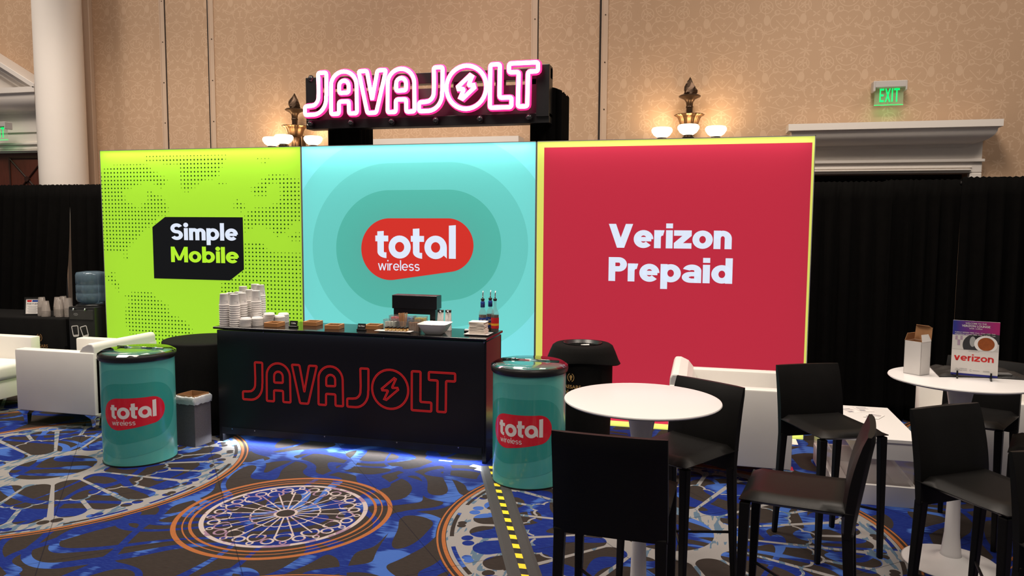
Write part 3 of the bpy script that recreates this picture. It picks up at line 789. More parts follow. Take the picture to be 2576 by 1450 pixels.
# ------------------------------------------------------------------ neon sign arch behind the panels
SY = .36
t = thing('neon_sign', 'black marquee frame carrying the glowing pink neon word mark on two draped posts', 'neon sign', (3.29, SY, 0))
SX = lambda x: x - 3.29
fr = MB()
fr.box(SX(2.085), SX(4.51), .02, .16, 2.645, 2.735); fr.box(SX(2.085), SX(4.51), .06, .16, 3.045, 3.145)
fr.box(SX(2.085), SX(2.20), .02, .16, 2.735, 3.14); fr.box(SX(4.39), SX(4.51), .0, .16, 2.70, 3.16)
fr.build('frame', 'black_metal', t, bevel=.004)
MB().box(SX(2.20), SX(4.39), .07, .09, 2.735, 3.0).build('back_panel', mat('sign_back', (.03, .028, .03), .45), t)
for x in (2.90, 3.62, 4.03): MB().box(SX(x) - .045, SX(x) + .045, .10, .14, 2.735, 3.10).build('upright_bar', 'black_metal', t)
for i, x in enumerate((2.15, 2.58, 3.0, 3.44, 3.87, 4.33)):
    b = MB(); b.lathe([(0.0, -.034), (.02, -.028), (.034, 0), (.02, .028), (0, .034)], 14); 
    for k in range(len(b.v)): b.v[k] = (SX(x) + b.v[k][0], -.012 + b.v[k][1], 2.69 + b.v[k][2])
    b.build('bulb', 'bulb_dark', t, True)
b = MB(); b.lathe([(0.0, -.034), (.02, -.028), (.034, 0), (.02, .028), (0, .034)], 14); b.v = [(SX(2.14) + p[0], .03 + p[1], 3.13 + p[2]) for p in b.v]; b.build('bulb', 'bulb_dark', t, True)
s = 1.318
for grp in LETTERS:
    core, edge = MB(), MB()
    for k in grp:
        P = roundc(WORD[k], .014)
        pts = [(SX(2.12 + s * (x - 2.427)), -.055, 2.770 + s * (z - .352)) for x, z in P]
        core.tube(pts, .0205, 8, True, flat=(0, 1, 0)); edge.tube([(a, b_ + .018, c) for a, b_, c in pts], .0315, 8, True, flat=(0, 1, 0))  # core thickened to stand in for bloom, wider pink tube for its halo
    o = edge.build('neon_halo', 'halo_pink', t, True); core.build('neon_tube', 'neon_core', o, True)
for x, z in ((2.66, 2.98), (4.045, 3.0), (2.33, 2.86), (3.28, 2.83)):
    MB().tube([(SX(x), -.04, z), (SX(x), .09, z + .01)], .008, 6).build('standoff', 'alu', t)
# the posts: box truss under pleated black cloth
def post(x0, x1, y0, y1, ztop, step):
    n = 44; vs = []; zs = [0, .8, 1.6, 2.3, 2.7, ztop]
    per = 2 * ((x1 - x0) + (y1 - y0)); rr = random.Random(int(x0 * 100))
    ring = []
    for i in range(n):
        d = per * i / n; w, h = x1 - x0, y1 - y0
        if d < w: p = (x0 + d, y0, 0, -1)
        elif d < w + h: p = (x1, y0 + d - w, 1, 0)
        elif d < 2 * w + h: p = (x1 - (d - w - h), y1, 0, 1)
        else: p = (x0, y1 - (d - 2 * w - h), -1, 0)
        ring.append(p)
    for z in zs:
        for i, p in enumerate(ring):
            k = .008 * math.sin(i * 2.2)
            zz = z
            if z == ztop and step: zz = ztop - max(0, (p[0] - x0) / (x1 - x0)) * step - .015 * (i % 2)
            vs.append((SX(p[0] + p[2] * k), p[1] + p[3] * k - SY, zz))
    fs = [(j * n + i, j * n + (i + 1) % n, (j + 1) * n + (i + 1) % n, (j + 1) * n + i) for j in range(len(zs) - 1) for i in range(n)]
    fs.append(tuple((len(zs) - 1) * n + i for i in range(n)))
    return MB().add(vs, fs).build('draped_post', 'drape_black', t, 40)
post(2.24, 2.575, .53, .86, 3.02, 0); post(4.30, 4.60, .53, .88, 3.08, .13)

# ------------------------------------------------------------------ wall sconces
def sconce(label, x):
    t = thing('wall_sconce', label, 'wall lamp', (x, WY, 2.45), 0, 'torch-shaped wall sconces')
    y = -.16
    # flame finial: twisted faceted cone
    vs = []; n = 14; prof = [(.052, .572), (.060, .590), (.060, .615), (.050, .648), (.036, .680), (.022, .708), (.010, .730), (.0, .748)]
    f = MB()
    for j, (r, z) in enumerate(prof):
        for i in range(n):
            a = 2 * PI * i / n + j * .35; k = 1 + .22 * math.sin(3 * a + j) + .10 * math.sin(7 * a + j * 2)
            vs.append((r * k * math.cos(a), y + r * k * math.sin(a), z))
    fs = [(j * n + i, j * n + (i + 1) % n, (j + 1) * n + (i + 1) % n, (j + 1) * n + i) for j in range(len(prof) - 1) for i in range(n)]
    f.add(vs, fs + [tuple(range(n))]).build('flame_finial', 'bronze', t, 35)
    MB().lathe([(.03, .38), (.032, .445), (.037, .45), (.037, .458), (.032, .465), (.036, .50), (.055, .528), (.105, .552), (.108, .560), (.09, .572), (.0, .575)], 24, 0, y).build('torch_cup', 'bronze', t, 40)
    # fluted basket
    pr = [(.055, .25), (.085, .285), (.096, .325), (.110, .355), (.140, .372), (.138, .380), (.10, .37), (.03, .375)]; vs = []; n = 48
    for j, (r, z) in enumerate(pr):
        for i in range(n):
            k = 1 + (.055 if j < 6 else 0) * math.cos(12 * 2 * PI * i / n * 1.5); a = 2 * PI * i / n
            vs.append((r * k * math.cos(a), y + r * k * math.sin(a), z))
    MB().add(vs, [(j * n + i, j * n + (i + 1) % n, (j + 1) * n + (i + 1) % n, (j + 1) * n + i) for j in range(len(pr) - 1) for i in range(n)]).build('fluted_basket', 'bronze_gold', t, True)
    MB().lathe([(.0, -.28), (.02, -.25), (.03, -.1), (.05, .02), (.045, .15), (.055, .26)], 20, 0, y).build('stem', 'bronze_gold', t, True)
    MB().rbox(-.05, .05, -.10, 0, -.15, .28, .01, 1).build('back_plate', 'bronze', t)
    for bx, by, bz in ((-.26, -.22, .1), (0, -.40, .1), (.26, -.22, .1)):
        MB().tube([(0, y, -.02), (bx * .5, (by + y) / 2, -.06), (bx, by, .05), (bx, by, .13)], .012, 8).build('arm', 'bronze', t, True)
        h = MB().lathe([(.02, .11), (.055, .12), (.058, .135), (.042, .145), (.05, .15)], 20, bx, by).build('holder', 'bronze', t, True)
        MB().lathe([(.04, .148), (.08, .175), (.101, .208), (.104, .230), (.092, .248), (.086, .250), (.090, .232), (.06, .17), (.0, .16)], 24, bx, by, cap=False).build('glass_bowl', 'opal', t, True)
        l = bpy.data.lights.new('sconce_bulb', 'POINT'); l.energy = 2.6; l.color = (1.0, .72, .42); l.shadow_soft_size = .05
        lo = bpy.data.objects.new('sconce_bulb', l); lo.location = (bx, by, .29); lo.parent = t; C.objects.link(lo)
    return t
sconce('bronze torch sconce with three lit bowls left of the neon sign', 1.345)
sconce('bronze torch sconce with three lit bowls above the crimson panel', 5.715)

# ------------------------------------------------------------------ exit signs
def exit_sign(label, x, y, z, w=.285):
    t = thing('exit_sign', label, 'exit sign', (x, y, z), 0, 'green exit signs')
    MB().rbox(-w / 2, w / 2, 0, .10, 0, .062, .005, 1).build('housing', 'plastic_grey', t)
    MB().rbox(-w / 2 - .004, -w / 2 + .016, -.005, .105, -.035, .06, .004, 1).build('end_cap', 'plastic_grey', t)
    MB().rbox(w / 2 - .010, w / 2 + .004, -.005, .105, -.03, .06, .004, 1).build('end_cap', 'plastic_grey', t)
    p = MB().box(-w / 2 + .018, w / 2 - .016, .045, .053, -.155, 0).build('edge_lit_pane', 'acrylic_green', t)
    lay('lettering', text2d('EXIT', -w / 2 + .062, w / 2 - .050, -.130, .125, T=.16, gap=.13), lambda a, b: (a, .042, b), 'exit_green', p)
    MB().box(-w / 2 + .018, w / 2 - .016, .044, .054, -.160, -.155).build('lit_edge', 'exit_green', p)
    l = bpy.data.lights.new('exit_lamp', 'AREA'); l.shape = 'RECTANGLE'; l.size = .2; l.size_y = .02; l.energy = .15; l.color = (.25, 1, .4)
    lo = bpy.data.objects.new('exit_lamp', l); lo.location = (0, .05, -.165); lo.parent = t; C.objects.link(lo)
exit_sign('green exit sign mounted high above the right doorway', 7.545, WY - .13, 3.035)
exit_sign('green exit sign cut by the left edge beside the column', -2.725, WY - .33, 2.90, .33)

# ------------------------------------------------------------------ counter
CX0, CX1, CY0, CY1, CZ = 2.205, 4.405, -1.265, -.86, .92
t = thing('coffee_counter', 'long black coffee counter with red outlined word mark and light strip below', 'counter', (3.305, -1.06, 0))
cx = lambda x: x - 3.305
cyy = lambda y: y + 1.06
b = MB(); b.box(cx(CX0), cx(CX0 + .03), cyy(CY0), cyy(CY1), 0, CZ - .03); b.box(cx(CX1 - .03), cx(CX1), cyy(CY0), cyy(CY1), 0, CZ - .03); b.box(cx(CX0), cx(CX1), cyy(CY1 - .02), cyy(CY1), 0.05, CZ - .03)
b.build('carcass', 'black_lam', t)
f = MB().box(cx(CX0 + .012), cx(CX1 - .012), cyy(CY0 - .004), cyy(CY0 + .02), .085, CZ - .032).build('front_panel', 'black_lam', t)
bands = []
for P in WORD: bands += outline_band(roundc(P, .010), .0165)
o = lay('word_mark', bands, lambda x, z: (cx(x), cyy(CY0 - .0052), z), 'red_vinyl', f); o['label'] = 'red outlined word mark with lightning bolt'
inner = []
for P in WORD: inner += outline_band(roundc(P, .010), .0035)
lay('word_mark_inline', inner, lambda x, z: (cx(x), cyy(CY0 - .0058), z), mat('red_vinyl_dark', srgb(150, 22, 24), .5), f)
MB().rbox(cx(CX0 - .012), cx(CX1 + .010), cyy(CY0 - .035), cyy(CY1 + .01), CZ - .018, CZ, .003, 1).build('counter_top', 'counter_top', t)
k = MB(); k.box(cx(CX0 + .03), cx(CX1 - .03), cyy(CY0 - .012), cyy(CY0 - .004), .066, .118)
kk = k.build('kick_rail', mat('kick_black', (.012, .013, .018), .22), t)
for x in (2.33, 2.53, 3.13, 3.72, 4.20): MB().prism([(cx(x) + .006 * math.cos(2 * PI * i / 8), .110 + .006 * math.sin(2 * PI * i / 8)) for i in range(8)], cyy(CY0 - .016), cyy(CY0 - .012)).build('screw', 'chrome', kk)
for x in (2.62, 3.62, 4.39): MB().prism([(cx(x) + .005 * math.cos(2 * PI * i / 8), .888 + .005 * math.sin(2 * PI * i / 8)) for i in range(8)], cyy(CY0 - .009), cyy(CY0 - .004)).build('screw', 'chrome', f)
MB().box(cx(CX0 + .05), cx(CX1 - .05), cyy(CY0 + .03), cyy(CY0 + .045), .072, .080).build('light_strip', 'led_white', t)
l1 = led_strip(CX0 + .04, CX1 - .04, CY0 + .012, .068, 16.0, True, (.86, .92, 1.0), .012); l1.rotation_euler = (R_(-38), 0, 0); l2 = led_strip(CX0 + .02, CX1 - .02, CY0 - .023, CZ - .022, .8, w=.006)

# ------------------------------------------------------------------ things on the counter
Z = CZ + .0005
cup_me = MB().lathe([(.040, 0), (.0418, .002), (.040, .006), (.0385, .006), (.0305, .088), (.0315, .090), (.0295, .091), (.0265, .0885), (.0262, .086)], 18, cap=False).build('paper_cup', 'paper_white', None, 40)
def cup_label(where): return 'white paper coffee cup upside down in ' + where
STACKS = [(2.245, -1.22, 10, 'the leftmost front stack'), (2.345, -1.232, 10, 'the front stack beside the paper lids'), (2.240, -1.13, 10, 'the stack behind the leftmost one'), (2.341, -1.125, 10, 'the stack second in line behind the front ones'),
          (2.257, -1.045, 10, 'the stack in the third row at left'), (2.338, -1.02, 11, 'the stack in the third row at centre'), (2.437, -1.08, 11, 'the stack behind the tallest lids'), (2.232, -.945, 12, 'the back row stack at left'), (2.315, -.902, 13, 'the tall back row stack at centre'), (2.398, -.955, 13, 'the tall stack nearest the turquoise panel')]
first = True
for sx, sy, n, w_ in STACKS:
    for k in range(n):
        if first: o = cup_me; first = False
        else: o = cup_me.copy(); C.objects.link(o)
        o.location = (sx, sy, Z + k * .0178 + .0004); o.rotation_euler = (0, 0, random.uniform(0, 6)); tag(o, cup_label(w_), 'paper cup', 'paper cups stacked on the counter')
        if k == n - 1:
            o['label'] = 'topmost white paper coffee cup of ' + w_
            a = math.atan2(-6.37 - sy, 5.88 - sx) - o.rotation_euler.z
            pl = []
            fnc = lambda u_, v_, a=a: (( .0385 - (.0385 - .0305) * (v_ - .006) / .082 + .0004) * math.cos(a + u_ / .034), (.0385 - (.0385 - .0305) * (v_ - .006) / .082 + .0004) * math.sin(a + u_ / .034), v_)
            pl += sum([p_rect(-.002 + j_ * .0042, .0005 + j_ * .0042, .036, .0385) for j_ in range(8)], []) + p_arc(.022, .026, .005, .005, 0, 360, .0013, 12) + p_disc(.022, .026, .002, 8) + p_rect(-.019, -.0183, .024, .044)
            lay('cup_print', pl, fnc, 'ink_grey', o)
lid_me = MB().lathe([(.044, 0), (.045, .003), (.044, .007), (.041, .009), (.0395, .016), (.037, .018), (.033, .0165), (.0, .0155)], 20, cap=False).build('paper_cup_cover', 'paper_white', None, 40)
first = True
for sx, sy, n, lean, w_ in ((2.430, -1.225, 7, .03, 'the leaning front stack'), (2.490, -1.150, 7, 0, 'the second stack'), (2.535, -1.075, 10, .03, 'the tallest leaning stack'), (2.60, -1.01, 7, 0, 'the stack behind the first bamboo tray'), (2.49, -.985, 8, .01, 'the stack against the cups'), (2.585, -.925, 8, 0, 'the back stack')):
    for k in range(n):
        if first: o = lid_me; first = False
        else: o = lid_me.copy(); C.objects.link(o)
        o.location = (sx + lean * .07 * max(0, k - 2) ** 1.6 * .3, sy, Z + k * .0084 + .0004); o.rotation_euler = (0, 0, random.uniform(0, 6)); tag(o, ('topmost white paper cup lid of ' if k == n - 1 else 'white paper cup lid in ') + w_, 'cup lid', 'paper lids stacked beside the cups')
# bamboo trays
for i, (x, y, w_) in enumerate(((2.645, -1.155, 'next to the white paper lids'), (2.895, -1.005, 'behind the small coffee sign'), (3.150, -1.135, 'alone in the middle of the counter'), (3.440, -1.055, 'behind the hot water sign'))):
    if i == 0:
        tr = thing('bamboo_tray', 'square bamboo tray ' + w_, 'tray', (x, y, Z), 0, 'bamboo trays on the counter')
        hw = .058
        for a, b_, c, d in ((-hw, hw, -hw, -hw + .011), (-hw, hw, hw - .011, hw), (-hw, -hw + .011, -hw + .011, hw - .011), (hw - .011, hw, -hw + .011, hw - .011)):
            MB().rbox(a, b_, c, d, 0, .034, .0015, 1).build('side', 'bamboo', tr)
        MB().box(-hw + .011, hw - .011, -hw + .011, hw - .011, .002, .010).build('bottom', 'slot_dark', tr)
    else: dup(tr, (x, y, Z), (0, .04, .10, .03)[i], 'square bamboo tray ' + w_)
# tent signs
for i, (x, y, txt, lab) in enumerate(((2.822, -1.175, 'Coffee', 'small black tent sign reading Coffee on the counter'), (3.395, -1.175, 'Hot Water', 'small black tent sign reading Hot Water on the counter'))):
    t = thing('tent_sign', lab, 'sign', (x, y, Z), .0, 'small black counter signs')
    MB().rbox(-.036, .036, -.014, .014, 0, .013, .002, 1).build('base', 'jar_lid', t)
    p = MB().hexa([(-.032, -.006, .010), (.032, -.006, .010), (.032, -.002, .010), (-.032, -.002, .010), (-.032, .008, .052), (.032, .008, .052), (.032, .012, .052), (-.032, .012, .052)]).build('card', 'jar_lid', t)
    w2 = .019 if i == 0 else .026
    lay('lettering', btext(txt, -w2, w2, .030, .010, .012), lambda a, b_: (a, -.0068 + (b_ - .010) * .3333, b_), 'paper_grey', p)
# tall black stand
t = thing('dispenser_stand', 'black box-topped stand behind the sweetener jars', 'stand', (3.755, -.955, Z))
MB().rbox(-.182, .182, -.055, .055, .158, .262, .003, 1).build('hood', 'black_lam', t)
for s in (-1, 1): MB().box(s * .148 - .022, s * .148 + .022, -.05, .05, 0, .158).build('leg', 'black_lam', t)
MB().box(-.126, .126, -.048, .048, .118, .158).build('apron', 'black_lam', t)
# sweetener jars with packets
def jar(label, x, y, m, w=.060, d=.034, h=.088, z0=0.0, n=9, rot=0, pm='packet'):
    t = thing('sweetener_jar', label, 'jar', (x, y, Z + z0), rot, 'glass sweetener jars')
    g_ = MB(); e = .002
    for a, b_, c, dd in ((-w, w, -d, -d + e), (-w, w, d - e, d), (-w, -w + e, -d + e, d - e), (w - e, w, -d + e, d - e)): g_.box(a, b_, c, dd, 0, h)
    g_.box(-w, w, -d, d, 0, e)
    g_.build('glass', 'glass_clear', t)
    rim = MB().tube([(-w, -d, h), (w, -d, h), (w, d, h), (-w, d, h)], .0022, 6, True).build('rim', 'glass_clear', t, True)
    return t
PK = MB().box(-.0019, .0019, -.019, .019, 0, .066).build('sugar_packet', 'packet_pink')
pk_first = [True]
def packets(x, y, m, n, span, lab, z0=.003, w_=0):
    for k in range(n):
        if pk_first[0]: o = PK; pk_first[0] = False
        else: o = PK.copy(); o.data = PK.data.copy() if m not in PKM else PKM[m]; C.objects.link(o)
        if m not in PKM: o.data.materials[0] = MATS[m]; PKM[m] = o.data
        else: o.data = PKM[m]
        o.location = (x - span + 2 * span * k / (n - 1), y + random.uniform(-.004, .004), Z + z0 + random.uniform(0, .004)); o.rotation_euler = (0, random.uniform(-.06, .06), random.uniform(-.12, .12))
        tag(o, lab, 'packet', 'sweetener packets in the jars')
PKM = {}
for lab, x, y, m, nm in (('glass jar of pink sweetener packets', 3.625, -1.047, 'packet_pink', 'pink'), ('glass jar of blue sweetener packets', 3.727, -1.047, 'packet_blue', 'pale blue'), ('glass jar of yellow sweetener packets', 3.822, -1.047, 'packet_yellow', 'yellow'), ('glass jar of white sugar packets at the front left', 3.608, -1.114, 'packet_white', 'white'), ('glass jar of brown sugar packets behind the white bowl', 3.800, -1.114, 'packet_brown', 'brown')):
    back = y > -1.08
    jar(lab, x, y, m, .050 if m != 'packet_brown' else .042, .030, .110 if back else .088)
    packets(x, y, m, 10, .040 if m != 'packet_brown' else .033, nm + ' sweetener packet standing in its glass jar', .030 if back else .003)
jar('glass jar full of wooden stir sticks', 3.708, -1.114, None, .046, .030, .075)
st = MB().box(-.0022, .0022, -.0009, .0009, 0, .135).build('stir_stick', 'stir_wood'); first = True
for k in range(26):
    if first: o = st; first = False
    else: o = st.copy(); C.objects.link(o)
    a = random.uniform(-.22, .22); o.location = (3.708 + a * .05, -1.114 + random.uniform(-.018, .018), Z + .004); o.rotation_euler = (random.uniform(-.08, .08), a, random.uniform(0, 3)); tag(o, 'wooden stir stick fanned out in its glass jar', 'stir stick', 'wooden stir sticks')
# honey tray
t = thing('serving_tray', 'white rectangular tray of small honey jars', 'tray', (3.665, -1.188, Z))
MB().hexa([(-.10, -.022, 0), (.10, -.022, 0), (.10, .022, 0), (-.10, .022, 0), (-.145, -.038, .012), (.145, -.038, .012), (.145, .038, .012), (-.145, .038, .012)]).build('dish', 'ceramic', t, bevel=.002)
hj = thing('honey_jar', 'tiny dark-lidded honey jar on the white tray', 'jar', (3.61, -1.200, Z + .0125), 0, 'mini honey jars on the tray')
MB().lathe([(.0125, 0), (.0135, .003), (.0135, .017), (.011, .021)], 12).build('glass', 'honey', hj, 40); MB().lathe([(.0125, .0205), (.0125, .029), (.0115, .030)], 12).build('lid', 'jar_lid', hj, 40)
q = MB(); q.lathe([(.0138, .005), (.0138, .015)], 12, cap=False, a0=PI * 1.1, a1=PI * 1.9); q.build('label', 'label_cream', hj, True)
for k in range(1, 12): dup(hj, (3.61 + .030 * (k % 6), -1.200 + .030 * (k // 6), Z + .0125), random.uniform(-.6, .6))
# white bowl
t = thing('serving_bowl', 'large square white ceramic bowl', 'bowl', (3.978, -1.156, Z), .04)
def sq(r, z, n=32):
    out = []
    for i in range(n):
        a = 2 * PI * i / n + PI / 4; k = r / (abs(math.cos(a)) ** 7 + abs(math.sin(a)) ** 7) ** (1 / 7); out.append((k * math.cos(a), k * math.sin(a), z))
    return out
vs = sum([sq(r, z) for r, z in ((.062, 0), (.066, .003), (.085, .030), (.112, .075), (.114, .078), (.110, .0775), (.080, .030), (.056, .010))], [])
n = 32
MB().add(vs, [(j * n + i, j * n + (i + 1) % n, (j + 1) * n + (i + 1) % n, (j + 1) * n + i) for j in range(7) for i in range(n)] + [tuple(range(n))[::-1], tuple(7 * n + i for i in range(n))]).build('bowl', 'ceramic', t, 50)
# clipped cards
for i, (x, y) in enumerate(((3.962, -1.000), (4.018, -.985))):
    t = thing('coffee_bag', ('narrow white coffee pouch with clip, left of the pair' if i == 0 else 'narrow white coffee pouch with clip, right of the pair'), 'pouch', (x, y, Z), 0, 'white pouches behind the bowl')
    MB().hexa([(-.026, -.016, 0), (.026, -.016, 0), (.026, .016, 0), (-.026, .016, 0), (-.022, .012, .155), (.022, .012, .155), (.022, .015, .155), (-.022, .015, .155)]).build('pouch', 'paper_white', t, bevel=.002)
    MB().rbox(-.023, .023, .004, .019, .138, .158, .002, 1).build('clip', 'jar_lid', t)
    MB().rbox(-.007, .007, -.004, .006, .130, .150, .002, 1).build('clip_lever', 'chrome', t)
    lay('print', p_rect(-.010, -.004, .070, .0735) + p_rect(-.003, .002, .070, .0735) + p_rect(.003, .010, .070, .0735) + p_disc(0, .084, .002, 8), lambda a, b_: (a, -.0165 + b_ * .1806, b_), 'ink_grey', t)
# napkins
t = thing('side_plate', 'white square plate under the folded napkins', 'plate', (4.300, -1.115, Z))
MB().hexa([(-.06, -.05, 0), (.06, -.05, 0), (.06, .05, 0), (-.06, .05, 0), (-.095, -.075, .009), (.095, -.075, .009), (.095, .075, .009), (-.095, .075, .009)]).build('dish', 'ceramic', t, bevel=.002)
z = Z + .0095
for k in range(9):
    h = .0098; r = random.Random(k)
    t = MB().rbox(-.060 + r.uniform(-.004, .004), .060 + r.uniform(-.004, .004), -.052, .050 + r.uniform(-.004, .004), 0, h, .0042, 2)
    o = t.build('napkin', 'napkin', None, True, loc=(4.302, -1.118, z)); o.rotation_euler = (0, 0, r.uniform(-.06, .06)); z += h + .0002
    tag(o, 'topmost folded cream cloth napkin of the pile on the plate' if k == 8 else 'lowest folded cream cloth napkin, touching the plate' if k == 0 else 'folded cream cloth napkin inside the pile on the plate', 'napkin', 'folded napkins on the plate')
t = thing('utensil_sleeve', 'small dark holder lying behind the napkins', 'holder', (4.205, -1.055, Z)); MB().rbox(-.03, .03, -.02, .02, 0, .022, .003, 1).build('body', 'jar_lid', t); MB().box(-.028, .03, -.018, .018, .022, .026).build('paper', 'paper_white', t)
# syrup bottles
for i, (x, y, lab, lm) in enumerate(((4.295, -.990, 'amber syrup bottle with blue label, in front', 'label_blue'), (4.335, -.922, 'amber syrup bottle with blue neck wrap, in the middle', 'label_blue'), (4.384, -.965, 'amber syrup bottle with red label, at right', 'label_red'))):
    t = thing('syrup_bottle', lab, 'bottle', (x, y, Z), 0, 'syrup bottles at the counter end')
    MB().lathe([(.026, 0), (.0295, .004), (.0295, .140), (.025, .158), (.014, .178), (.0115, .20), (.0115, .232), (.013, .233), (.013, .238)], 20).build('glass', 'glass_clear', t, 40)
    MB().lathe([(.0265, .003), (.028, .006), (.028, .132), (.0, .133)], 20).build('syrup', 'syrup', t, 40)
    lb = MB().lathe([(.0301, .030), (.0301, .112)], 20, cap=False, a0=PI * .95, a1=PI * 2.05).build('label', lm, t, True)
    MB().lathe([(.0304, .052), (.0304, .068)], 20, cap=False, a0=PI * .95, a1=PI * 2.05).build('label_band', 'label_yellow', lb, True)
    if i < 2: lay('label_print', btext('Torani', -.020, .022, .085, .015, .02), lambda a, b_: (.0321 * math.cos(-PI / 2 + .35 + a / .0321), .0321 * math.sin(-PI / 2 + .35 + a / .0321), b_ + a * .18), 'paper_white', lb)
    if i < 2: MB().lathe([(.0125, .198), (.0165, .188), (.0165, .226), (.0125, .234)], 16, cap=False).build('neck_wrap', 'label_blue', t, True)
    MB().lathe([(.0105, .236), (.014, .242), (.0145, .252), (.008, .256)], 14).build('pourer_cork', 'jar_lid', t, True)
    MB().tube([(0, 0, .254), (.001, 0, .285), (.003, 0, .312)], [.0045, .004, .0035], 8).build('pourer_spout', 'chrome', t, True)
# ------------------------------------------------------------------ bar stools
def make_stool():
    t = thing('bar_stool', 'x', 'bar stool', (0, 0, 0), 0, 'black leather bar stools')
    W, D = .198, .208
    # seat: dished pad with a rolled front
    nx, ny = 10, 10; vs = []
    for k in (0, 1):
        for j in range(ny + 1):
            for i in range(nx + 1):
                a, b = i / nx * 2 - 1, j / ny * 2 - 1
                x = W * a; y = D * b
                edge = max(abs(a), abs(b)); e = max(0, (edge - .86) / .14)
                zt = .706 - .012 * (1 - a * a) * (1 - b * b) + .004 * b - .026 * e * e - .010 * max(0, -b - .5) ** 2
                zb = .652 + .020 * e * e + .006 * (a * a)
                vs.append((x, y, zt if k == 0 else zb))
    m = (nx + 1) * (ny + 1); fs = []
    for j in range(ny):
        for i in range(nx):
            q = (j * (nx + 1) + i, j * (nx + 1) + i + 1, (j + 1) * (nx + 1) + i + 1, (j + 1) * (nx + 1) + i); fs += [q, tuple(m + k for k in q[::-1])]
    bd = [i for i in range(nx + 1)] + [(j + 1) * (nx + 1) - 1 for j in range(1, ny + 1)] + [ny * (nx + 1) + i for i in range(nx - 1, -1, -1)] + [j * (nx + 1) for j in range(ny - 1, 0, -1)]
    for i in range(len(bd)): a, b = bd[i], bd[(i + 1) % len(bd)]; fs.append((a, m + a, m + b, b))
    MB().add(vs, fs).build('seat', 'leather_black', t, 60)
    # backrest: slab from below the seat to the top, leaning and slightly hollow
    vs = []; nz = 12; nx = 8
    for k in (0, 1):
        for j in range(nz + 1):
            f = j / nz; z = .585 + .388 * f
            yc = .186 + .010 * f + .050 * f * f
            th = .022 + .012 * math.sin(PI * min(1, f * .95)) - .004 * f; 
            if j == nz: th *= .55
            for i in range(nx + 1):
                a = i / nx * 2 - 1; ed = 1 - .45 * max(0, (abs(a) - .9) / .1)
                vs.append((W * a * (1.0 - .01 * f), yc + .010 * (1 - a * a) * f + (-th if k == 0 else th) * ed, z + (.006 if j == nz else 0)))
    m = (nx + 1) * (nz + 1); fs = []
    for j in range(nz):
        for i in range(nx):
            q = (j * (nx + 1) + i, j * (nx + 1) + i + 1, (j + 1) * (nx + 1) + i + 1, (j + 1) * (nx + 1) + i); fs += [q, tuple(m + k for k in q[::-1])]
    bd = [i for i in range(nx + 1)] + [(j + 1) * (nx + 1) - 1 for j in range(1, nz + 1)] + [nz * (nx + 1) + i for i in range(nx - 1, -1, -1)] + [j * (nx + 1) for j in range(nz - 1, 0, -1)]
    for i in range(len(bd)): a, b = bd[i], bd[(i + 1) % len(bd)]; fs.append((a, m + a, m + b, b))
    MB().add(vs, fs).build('backrest', 'leather_black', t, 60)
    def leg(x, y, x2, y2, ztop):
        a, b = .020, .0125
        MB().hexa([(x2 - b, y2 - b, 0), (x2 + b, y2 - b, 0), (x2 + b, y2 + b, 0), (x2 - b, y2 + b, 0), (x - a, y - a, ztop), (x + a, y - a, ztop), (x + a, y + a, ztop), (x - a, y + a, ztop)]).build('leg', 'leather_black', t, bevel=.005)
    for s in (-1, 1):
        leg(s * (W - .022), -D + .022, s * (W - .012), -D + .008, .665); leg(s * (W - .022), .186, s * (W - .012), .222, .60)
    A = MB().tube([(-W + .02, -D + .016, .27), (W - .02, .200, .27)], .007, 8).build('stretcher', 'black_metal', t, True)
    MB().tube([(W - .02, -D + .016, .262), (-W + .02, .200, .262)], .007, 8).build('stretcher', 'black_metal', t, True)
    return t
S0 = make_stool()
STOOLS = [((5.588, -3.490), (.05, 1), 1.0, 'black leather bar stool in front, its back to the camera'),
          ((5.795, -2.785), (-.57, -.82), .985, 'black leather bar stool on the far side of the empty white table'),
          ((6.285, -3.24), (-.98, .20), .99, 'black leather bar stool seen from the side, facing the empty white table'),
          ((6.575, -2.11), (.43, -.90), .975, 'black leather bar stool beside the low white coffee table'),
          ((7.045, -3.035), (.56, -.83), .985, 'black leather bar stool standing in front of the tulip base of the poster table'),
          ((7.373, -1.70), (-.5, -.86), .985, 'black leather bar stool behind the poster table, seat just showing'),
          ((7.575, -2.30), (-.925, .38), .985, 'black leather bar stool tucked in on the right of the poster table'),
          ((7.175, -3.70), (.3, -.95), .99, 'black leather bar stool cut off by the right edge of the picture')]
for i, ((x, y), f, s, lab) in enumerate(STOOLS):
    rz = math.atan2(f[1], f[0]) + PI / 2
    if i == 0: S0.location = (x, y, 0); S0.rotation_euler = (0, 0, rz); S0.scale = (1.065, 1.02, 1.005); S0['label'] = lab
    else: dup(S0, (x, y, 0), rz, lab, scale=s)

# ------------------------------------------------------------------ white tulip bar tables
def bar_table(label, x, y, R, h):
    t = thing('bar_table', label, 'table', (x, y, 0), 0, 'round white bar tables')
    MB().lathe([(.02, h - .022), (R - .035, h - .020), (R - .006, h - .012), (R, h - .006), (R - .002, h - .0015), (R - .008, h)], 72).build('tabletop', 'white_gloss', t, 40)
    MB().lathe([(.055, .024), (.047, .06), (.036, .16), (.031, .34), (.030, .5), (.034, .68), (.046, .82), (.066, h - .035), (.070, h - .022)], 36).build('stem', 'white_gloss', t, True)
    MB().lathe([(.224, 0), (.228, .003), (.218, .008), (.14, .016), (.075, .030), (.055, .045), (.0, .046)], 60).build('base', 'white_gloss', t, True)
bar_table('empty round white bar table in the foreground', 5.645, -3.125, .337, .98)
bar_table('round white bar table holding the poster and the open carton', 7.165, -2.175, .333, .97)

